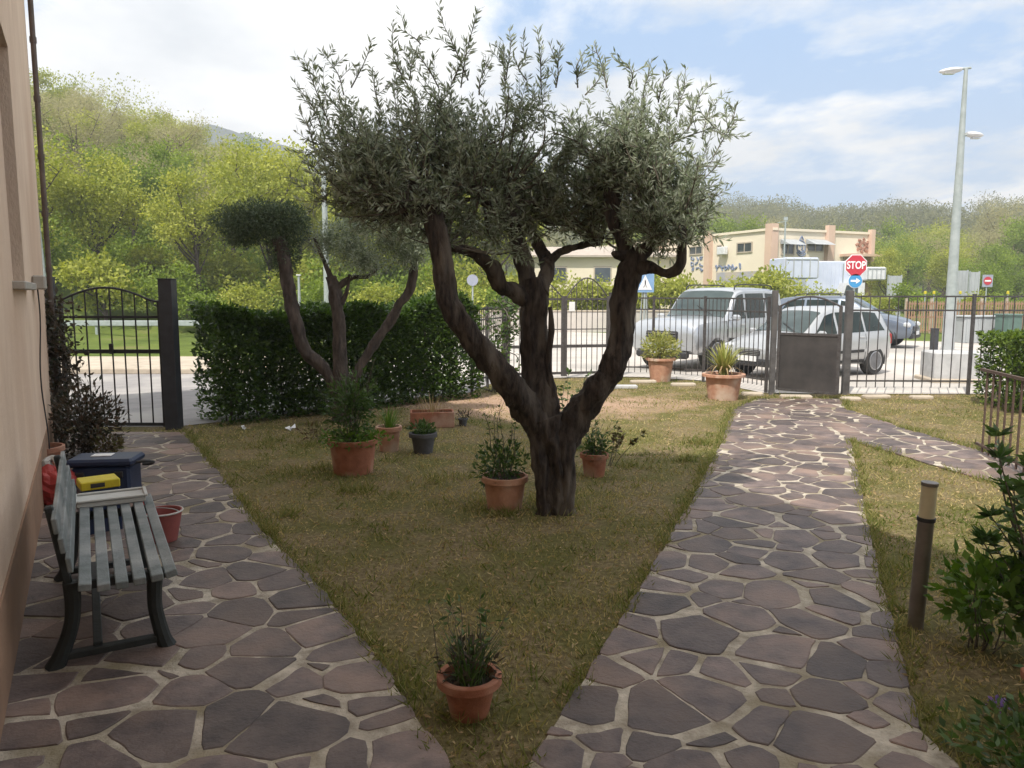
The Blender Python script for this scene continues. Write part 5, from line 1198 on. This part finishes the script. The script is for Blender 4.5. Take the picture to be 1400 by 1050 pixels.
st_ = [[(1179+3.5*math.cos(a_),336+4*math.sin(a_)) for a_ in np.linspace(0,6.3,10)]]+[[(1179+4.5*math.cos(a_),336+5*math.sin(a_)),(1179+7*math.cos(a_+.25),336+8*math.sin(a_+.25)),(1179+9*math.cos(a_),336+10*math.sin(a_))] for a_ in np.linspace(0,5.6,8)]
scrib(fr,bv,-bu,st_,M['paintbrown'],.10,'graffiti')
mb = MB(); p_ = bu*fl(992,343)[0]-bv*.3+V((0,0,fl(992,343)[1])); mb.box(p_,(.35,.8,.55),Matrix(((bv.x,bu.x,0),(bv.y,bu.y,0),(0,0,1))),.03); mb.build('air_conditioner',M['white'],bld)
t = thing('antenna_mast','thin grey antenna mast rising in front of the workshop corner','mast',(X(1070,400,49).x,49,0)); mb = MB(); zt_ = X(1070,300,49).z; mb.cyl((0,0,0),(0,0,zt_),.05,segs=8); mb.build('mast',M['galv'],t); mb = MB(); mb.beam((-.5,0,zt_-.2),(.15,0,zt_-.1),.04,.04); mb.box((0,0,zt_+.05),(.25,.1,.2)); mb.build('antenna_arm',M['galv'],t)
# low house behind the big olive
hx = X(830,400,62); t = thing('low_house','low beige house with shallow tiled roof glimpsed behind the big olive crown','house',(hx.x,62,0)); zz0 = terr(hx.x,62)-1.5
zt_ = X(830,350,62).z; mb = MB(); mb.box((0,3,(zt_+zz0)/2),(12,8,zt_-zz0)); mb.build('wall',M['cream'],t)
mb = MB(); mb.prism([V((-6.5,-1.5,zt_)),V((-6.5,3,zt_+.9)),V((-6.5,7.5,zt_)),V((-6.5,7.5,zt_-.15)),V((-6.5,3,zt_+.7)),V((-6.5,-1.5,zt_-.15))],V((0,0,0)),V((13,0,0))); mb.build('roof',mat('pale_old_tiles',(.46,.40,.34),(.38,.32,.27),.9,3),t)
for x_ in (-4,-.5,3.2): mb = MB(); mb.box((x_,-1.02,(zt_-1.5)),(1.4,.06,1.3)); o_ = mb.build('window',M['kerb'],t); mb = MB(); mb.box((x_,-1.06,(zt_-1.5)),(1.2,.03,1.1)); mb.build('pane',M['winglass'],o_)
# box truck and white van by the building
def boxtruck(name,label,px0,px1,pyt,pyb,d,m,cat,cabside,rz=0):
    x0_ = X(px0,400,d).x; x1_ = X(px1,400,d).x; zt_ = X(px0,pyt,d).z; zb_ = X(px0,pyb,d).z; w_ = x1_-x0_; gz = 0
    t = thing(name,label,cat,((x0_+x1_)/2,d+1,gz),rz)
    mb = MB(); mb.box((0,0,(zt_+zb_)/2),(w_,2.2,zt_-zb_),bev=.06); b_ = mb.build('cargo_box',m,t)
    mb = MB()
    for x_ in np.linspace(-w_/2+.05,w_/2-.05,5): mb.box((x_,-1.115,(zt_+zb_)/2),(.06,.03,zt_-zb_-.1))
    mb.box((0,-1.12,zt_-.1),(w_-.2,.03,.06)); mb.build('ribs',M['sheet'],b_)
    cx_ = cabside*(w_/2+.75); hc = (zt_-gz)*.72
    mb = MB(); pr = [V((-.7,-1,.6)),V((.7,-1,.6)),V((.72,-1,1.3)),V((.45,-1,hc)),V((-.7,-1,hc))]; pr = [V((cx_+q_.x*cabside,-1.0,q_.z)) for q_ in pr]; mb.prism(pr,V((0,0,0)),V((0,2,0))); mb.build('cab',m,t)
    mb = MB(); pr = [V((-.3,0,1.35)),V((.6,0,1.35)),V((.38,0,hc-.15)),V((-.3,0,hc-.15))]; pr = [V((cx_+q_.x*cabside,-1.006,q_.z)) for q_ in pr]; mb.prism(pr,V((0,-.01,0)),V((0,.005,0))); mb.build('side_window',M['glass'],t)
    mb = MB(); mb.box((0,0,.62),(w_+.6,1.6,.18)); mb.build('chassis',M['blackpl'],t)
    for x_ in (cx_,-cabside*w_*.3):
        for y_ in (-.92,.92): mb = MB(); mb.cyl((x_,y_-.12,.42),(x_,y_+.12,.42),.42,segs=20); mb.build('wheel',M['tyre'],t)
    return t
boxtruck('box_truck','pale blue and white box lorry parked in front of the workshop',1068,1116,352,381,44,M['truckwhite'],'lorry',-1,R(4))
boxtruck('white_van','white van with long roof parked right of the STOP sign below the workshop',1183,1209,365,383,46,M['white'],'van',-1)
t = thing('container','bright white storage container standing between the lorry and the STOP sign','container',(X(1130,400,47).x,48,0)); zt_=X(1130,357,47).z; mb = MB(); mb.box((0,0,zt_/2),(2.6,2.2,zt_),bev=.04)
for x_ in np.arange(-1.2,1.3,.24): mb.box((x_,-1.115,zt_/2),(.1,.03,zt_-.2))
mb.build('container_body',M['truckwhite'],t); mb = MB(); mb.box((.9,-1.15,zt_/2),(.04,.05,zt_-.3)); mb.build('door_bar',M['galv'],t)

# ---------------------------------------------------------------- trees beyond
def make_tree(kind, var, R_, H_, n_, m, L_, W_, name, trunkm, spread=1.0, low=.25, pw=.45):
    """crown of leaf clumps round forking limbs; returns empty with trunk and crown"""
    rr_ = random.Random(hash((kind,var)) % 1000 if False else len(kind)*31+var*7)
    t = bpy.data.objects.new(name, None); C.objects.link(t)
    mb = MB(); ends = []
    mb.tube([(0,0,-.6,R_*.055),(.05,0,H_*.22,R_*.045),(-.03*H_*.2,.05,H_*.45,R_*.032),(0,0,H_*.75,R_*.015)],7,3,bump=.15)
    for k in range(11):
        a = rr_.uniform(0,6.28); z0 = H_*rr_.uniform(.18,.6); e_ = V((math.cos(a)*R_*rr_.uniform(.35,.85),math.sin(a)*R_*rr_.uniform(.35,.85),min(H_*.93,z0+H_*rr_.uniform(.15,.42))))
        m_ = V((e_.x*.45,e_.y*.45,z0+(e_.z-z0)*.35)); mb.tube([(0,0,z0,R_*.022),(*m_,R_*.015),(*e_,R_*.005)],5,3); ends.append(e_)
        for _ in range(3):
            f_ = m_.lerp(e_,rr_.random())+V((0,0,0)); g_ = f_+V((rr_.gauss(0,.2),rr_.gauss(0,.2),rr_.uniform(.08,.3)))*R_; mb.tube([(*f_,R_*.008),(*g_,R_*.003)],4); ends.append(g_)
    ends.append(V((0,0,H_*.9)))
    mb.build('trunk', trunkm, t, smooth='all')
    cs = []; ds = []; tn = []
    per = n_//len(ends)
    for i,e_ in enumerate(ends):
        q_, d_ = ball(per, pw); s_ = R_*rr_.uniform(.20,.42); tt = rr_.gauss(.5,.22)
        q_ = q_*np.array([s_,s_,s_*.8*spread])+np.array(e_)+rng.normal(size=(per,3))*R_*.05
        cs.append(q_); ds.append(d_+rng.normal(size=d_.shape)*.8); tn.append(np.clip(tt+rng.normal(size=per)*.25,0,1))
    cs = np.vstack(cs); ds = np.vstack(ds); cs[:,2] = np.maximum(cs[:,2], H_*low*.5)
    nn_ = len(cs); leafcloud('crown', cs, ds, L_*(.6+.8*rng.random(nn_)), W_*(.6+.8*rng.random(nn_)), m, t, np.concatenate(tn))
    return t
protos = {}
def place(kind, x, y, s, rz, label, cat, group):
    pr = random.choice(protos[kind]); 
    if not pr.get('used'): o_ = pr; pr['used'] = 1
    else: o_ = copy_tree(pr); 
    if 'used' in o_ and o_ is not pr: del o_['used']
    o_.location = (x, y, terr(x,y)-.1); o_.rotation_euler = (0,0,rz); o_.scale = (s,s,s*random.uniform(.9,1.12)); tag(o_,label,cat,group); return o_
for v_ in range(3):
    protos.setdefault('spring',[]).append(make_tree('spring',v_,3.2,8.5,9500,M['spring'],.19,.12,'hillside_tree',M['bark2'],1.1))
    protos.setdefault('fresh',[]).append(make_tree('fresh',v_+5,3.0,8.0,9500,M['fresh'],.18,.12,'hillside_tree',M['bark2'],1.0))
for v_ in range(3): protos.setdefault('bare',[]).append(make_tree('bare',v_+9,3.1,9.0,9000,M['bare'],.24,.035,'budding_tree',M['bark2'],1.2,pw=.7))
for v_ in range(2): protos.setdefault('bush',[]).append(make_tree('bush',v_+13,1.6,2.3,2600,M['spring'],.16,.11,'roadside_bush',M['bark2'],1.0,0.0))
for v_ in range(2): protos.setdefault('gbush',[]).append(make_tree('gbush',v_+17,1.6,2.2,2600,M['fresh'],.15,.11,'roadside_bush',M['bark2'],1.0,0.0))
LBL = {'spring':('yellow green spring tree standing in the wood on the left hillside','tree','yellow green trees on the left hillside'),
 'fresh':('deeper green leafy tree standing in the wood on the left hillside','tree','deeper green trees on the left hillside'),
 'bare':('tall greyish tree with budding twigs on the left hillside','tree','budding trees on the left hillside')}
LBR = {'spring':('yellow green tree in the line behind the cream workshop and parking','tree','yellow green trees behind the workshop'),
 'fresh':('deeper green tree in the line behind the cream workshop and parking','tree','deeper green trees behind the workshop'),
 'bare':('brownish leafless tree in the line behind the cream workshop','tree','brownish trees behind the workshop')}
random.seed(21); placed = []
def ok(x,y,md): 
    if any((x-a)**2+(y-b_)**2 < md*md for a,b_ in placed): return False
    placed.append((x,y)); return True
cnt = 0
for _ in range(3000):
    b_ = R(random.uniform(-38,-1)); r_ = random.uniform(38,88); x = math.sin(b_)*r_; y = math.cos(b_)*r_
    if math.degrees(b_) > -12 and r_ > 70: continue
    if not ok(x,y,3.7+(r_-38)*.012): continue
    kind = random.choices(('spring','fresh','bare'),(.42,.20,.38))[0]
    if -20 < math.degrees(b_) < -8 and r_ < 60: kind = 'spring'
    place(kind,x,y,random.uniform(.6,.95),random.uniform(0,6.3),*LBL[kind]); cnt += 1
# bushes at the foot of the left hill
for _ in range(400):
    b_ = R(random.uniform(-37,-2)); r_ = random.uniform(33.5,42); x = math.sin(b_)*r_; y = math.cos(b_)*r_
    if y < 31.5 or not ok(x,y,2.1): continue
    k_ = random.choice(('bush','gbush')); place(k_,x,y,random.uniform(.8,1.35),random.uniform(0,6.3),'bright rounded bush at the foot of the left hillside' if k_=='bush' else 'green rounded bush at the foot of the left hillside','bush','yellow bushes at the hill foot' if k_=='bush' else 'green bushes at the hill foot'); cnt += 1
# hedge-like bushes before the workshop and along the parking
random.seed(9)
for x in np.arange(-1,31,1.55):
    y = 37.5+random.uniform(-.6,.6)+(2.5 if x > 14 else 0)
    k_ = 'bush' if x < 15 else random.choice(('bush','gbush')); s_ = (random.uniform(.9,1.12) if x < 13 else random.uniform(.62,.85))
    place(k_,x,y,s_,random.uniform(0,6.3),'bright yellow green bush in the row between parking and workshop' if k_=='bush' else 'darker green bush in the row between parking and workshop','bush','yellow bushes before the workshop' if k_=='bush' else 'darker bushes before the workshop'); cnt += 1
random.seed(33)
for _ in range(900):
    b_ = R(random.uniform(-6,39)); r_ = random.uniform(72,128); x = math.sin(b_)*r_; y = math.cos(b_)*r_
    if r_ < 80 and 2 < math.degrees(b_) < 26: continue
    if not ok(x,y,7.0): continue
    kind = random.choices(('spring','fresh','bare'),(.3,.3,.4))[0]; place(kind,x,y,random.uniform(.8,1.15),random.uniform(0,6.3),*LBR[kind]); cnt += 1
for px_,d,s_ in ((1215,54,.55),(1300,60,.62),(1345,50,.5),(1385,52,.62),(1240,66,.75),(1325,70,.8),(1370,66,.7)):
    p = X(px_,400,d); place(random.choice(('bare','fresh','spring')),p.x,p.y,s_,random.uniform(0,6.3),'small tree at the right beyond the parking and the mesh fence','tree','small trees beyond the mesh fence'); cnt += 1
print('trees', cnt)
# far wood as one mass
def wood(name, label, n_t, b0_, b1_, r0_, r1_, per, hR, L_, m):
    cs = []; ds = []; tn = []
    for _ in range(n_t):
        b_ = R(random.uniform(b0_,b1_)); r_ = math.sqrt(random.uniform(r0_**2,r1_**2)); x = math.sin(b_)*r_; y = math.cos(b_)*r_; z = terr(x,y)
        rad = hR*random.uniform(.7,1.25); hh = rad*random.uniform(1.6,2.4); q_, d_ = ball(per,.30); tt = random.gauss(.5,.28)
        lump = 1+.04*rng.normal(size=(per,1))
        cs.append(q_*lump*np.array([rad,rad,hh*.5])+np.array([x,y,z+hh*.55])); ds.append(d_+rng.normal(size=d_.shape)*.7); tn.append(np.clip(tt+rng.normal(size=per)*.2,0,1))
    cs = np.vstack(cs); ds = np.vstack(ds); nn_ = len(cs)
    o_ = leafcloud(name, cs, ds, L_*(.6+.8*rng.random(nn_)), L_*.6*(.6+.8*rng.random(nn_)), m, None, np.concatenate(tn)); tag(o_,label,'wood',kind='stuff')
wood('wooded_hillside','far mixed wood covering the hillside behind the cream workshop',950,-8,42,128,285,380,3.6,.50,M['farwood'])
cs = []; ds = []; tn = []
for _ in range(900):
    b_ = R(random.uniform(-40,-2)); r_ = random.uniform(34,84); x = math.sin(b_)*r_; y = math.cos(b_)*r_
    if y < 34.5: continue
    rad = random.uniform(.9,2.0); q_, d_ = ball(210,.5); tt = random.random()
    cs.append(q_*np.array([rad,rad,rad*.75])+np.array([x,y,terr(x,y)+rad*.4])); ds.append(d_+rng.normal(size=d_.shape)*.8); tn.append(np.clip(tt+rng.normal(size=210)*.2,0,1))
cs = np.vstack(cs); ds = np.vstack(ds); n = len(cs); o = leafcloud('undergrowth', cs, ds, .17*(.6+.8*rng.random(n)), .11*(.6+.8*rng.random(n)), M['fresh'], None, np.concatenate(tn)); tag(o,'tangled green undergrowth between the trees on the left hillside','undergrowth',kind='stuff')
wood('hilltop_wood','wood along the top of the left hill behind the nearer trees',330,-40,-2,82,125,700,3.2,.22,M['spring'])

# ---------------------------------------------------------------- sky, sun, air
SUNAZ = math.atan2(.30,.57)    # direction the shadows fall, right of forward
EL = R(56)
sd_ = V((-math.sin(SUNAZ)*math.cos(EL), -math.cos(SUNAZ)*math.cos(EL), math.sin(EL)))   # towards the sun
ld = bpy.data.lights.new('sun','SUN'); ld.energy = 5.0; ld.angle = R(.6); ld.color = (1,.945,.86); lo = bpy.data.objects.new('sun',ld); C.objects.link(lo)
lo.rotation_euler = sd_.to_track_quat('Z','Y').to_euler(); lo.location = sd_*50
w = bpy.data.worlds.new('World'); sc.world = w; w.use_nodes = True; N = w.node_tree.nodes; L = w.node_tree.links
bg = N['Background']; sky = N.new('ShaderNodeTexSky'); sky.sky_type = 'NISHITA'; sky.sun_disc = False; sky.sun_elevation = EL; sky.sun_rotation = math.atan2(sd_.x, sd_.y); sky.dust_density = .6; sky.ozone_density = 1.2
SKY = .10
bg.inputs['Strength'].default_value = SKY
tc = N.new('ShaderNodeTexCoord'); sx = N.new('ShaderNodeSeparateXYZ'); L.new(tc.outputs['Generated'], sx.inputs[0])
# project onto a cloud layer plane
zz = N.new('ShaderNodeMath'); zz.operation = 'MAXIMUM'; zz.inputs[1].default_value = 0.0; L.new(sx.outputs['Z'], zz.inputs[0])
za = N.new('ShaderNodeMath'); za.operation = 'ADD'; za.inputs[1].default_value = .16; L.new(zz.outputs[0], za.inputs[0])
dx = N.new('ShaderNodeMath'); dx.operation = 'DIVIDE'; L.new(sx.outputs['X'], dx.inputs[0]); L.new(za.outputs[0], dx.inputs[1])
dy = N.new('ShaderNodeMath'); dy.operation = 'DIVIDE'; L.new(sx.outputs['Y'], dy.inputs[0]); L.new(za.outputs[0], dy.inputs[1])
cx = N.new('ShaderNodeCombineXYZ'); L.new(dx.outputs[0], cx.inputs[0]); L.new(dy.outputs[0], cx.inputs[1]); cx.inputs[2].default_value = 3.7
mpn = N.new('ShaderNodeMapping'); mpn.inputs['Location'].default_value = (4.1,1.9,0); mpn.inputs['Scale'].default_value = (.62,.50,1); L.new(cx.outputs[0], mpn.inputs[0])
c1n = N.new('ShaderNodeTexNoise'); c1n.inputs['Scale'].default_value = 1.5; c1n.inputs['Detail'].default_value = 12; c1n.inputs['Roughness'].default_value = .58; c1n.inputs['Distortion'].default_value = .15; L.new(mpn.outputs[0], c1n.inputs['Vector'])
cr = N.new('ShaderNodeValToRGB'); cr.color_ramp.elements[0].position = .415; cr.color_ramp.elements[1].position = .50; L.new(c1n.outputs['Fac'], cr.inputs[0])
c2n = N.new('ShaderNodeTexNoise'); c2n.inputs['Scale'].default_value = 2.4; c2n.inputs['Detail'].default_value = 8; L.new(mpn.outputs[0], c2n.inputs['Vector'])
c2r = N.new('ShaderNodeValToRGB'); c2r.color_ramp.elements[0].position = .36; c2r.color_ramp.elements[1].position = .60
c2r.color_ramp.elements[0].color = (7.4,7.8,8.3,1); c2r.color_ramp.elements[1].color = (11.7,11.6,11.4,1); L.new(c2n.outputs['Fac'], c2r.inputs[0])
# pale veil over the blue
vm = N.new('ShaderNodeMixRGB'); vm.inputs[0].default_value = .65; L.new(sky.outputs[0], vm.inputs[1]); vm.inputs[2].default_value = (3.4,6.2,10.4,1)
mxs = N.new('ShaderNodeMixRGB'); L.new(cr.outputs[0], mxs.inputs[0]); L.new(vm.outputs[0], mxs.inputs[1]); L.new(c2r.outputs[0], mxs.inputs[2]); L.new(mxs.outputs[0], bg.inputs['Color'])
HAZE = .0017
if HAZE:
    hm = bpy.data.materials.new('haze_air'); hm.use_nodes = True; N = hm.node_tree.nodes; L = hm.node_tree.links
    N.remove(N['Principled BSDF']); pv = N.new('ShaderNodeVolumePrincipled'); pv.inputs['Color'].default_value = (.93,.96,1,1); pv.inputs['Density'].default_value = HAZE; pv.inputs['Anisotropy'].default_value = .2
    L.new(pv.outputs[0], N['Material Output'].inputs['Volume'])
    mb = MB(); mb.box((0,300,53),(1300,700,109)); o = mb.build('haze', hm); tag(o,'thin pale haze in the air over the whole valley','haze',kind='stuff'); hm.cycles.homogeneous_volume = True if hasattr(hm.cycles,'homogeneous_volume') else None
sc.render.engine = 'CYCLES'; sc.cycles.max_bounces = 6; sc.cycles.transparent_max_bounces = 4; sc.cycles.volume_bounces = 0; sc.cycles.diffuse_bounces = 3; sc.cycles.use_denoising = True
sc.view_settings.view_transform = 'Standard'; sc.view_settings.look = 'None'; sc.view_settings.gamma = 1; sc.view_settings.exposure = 0.30
for o in list(bpy.data.objects):
    if 'used' in o: del o['used']
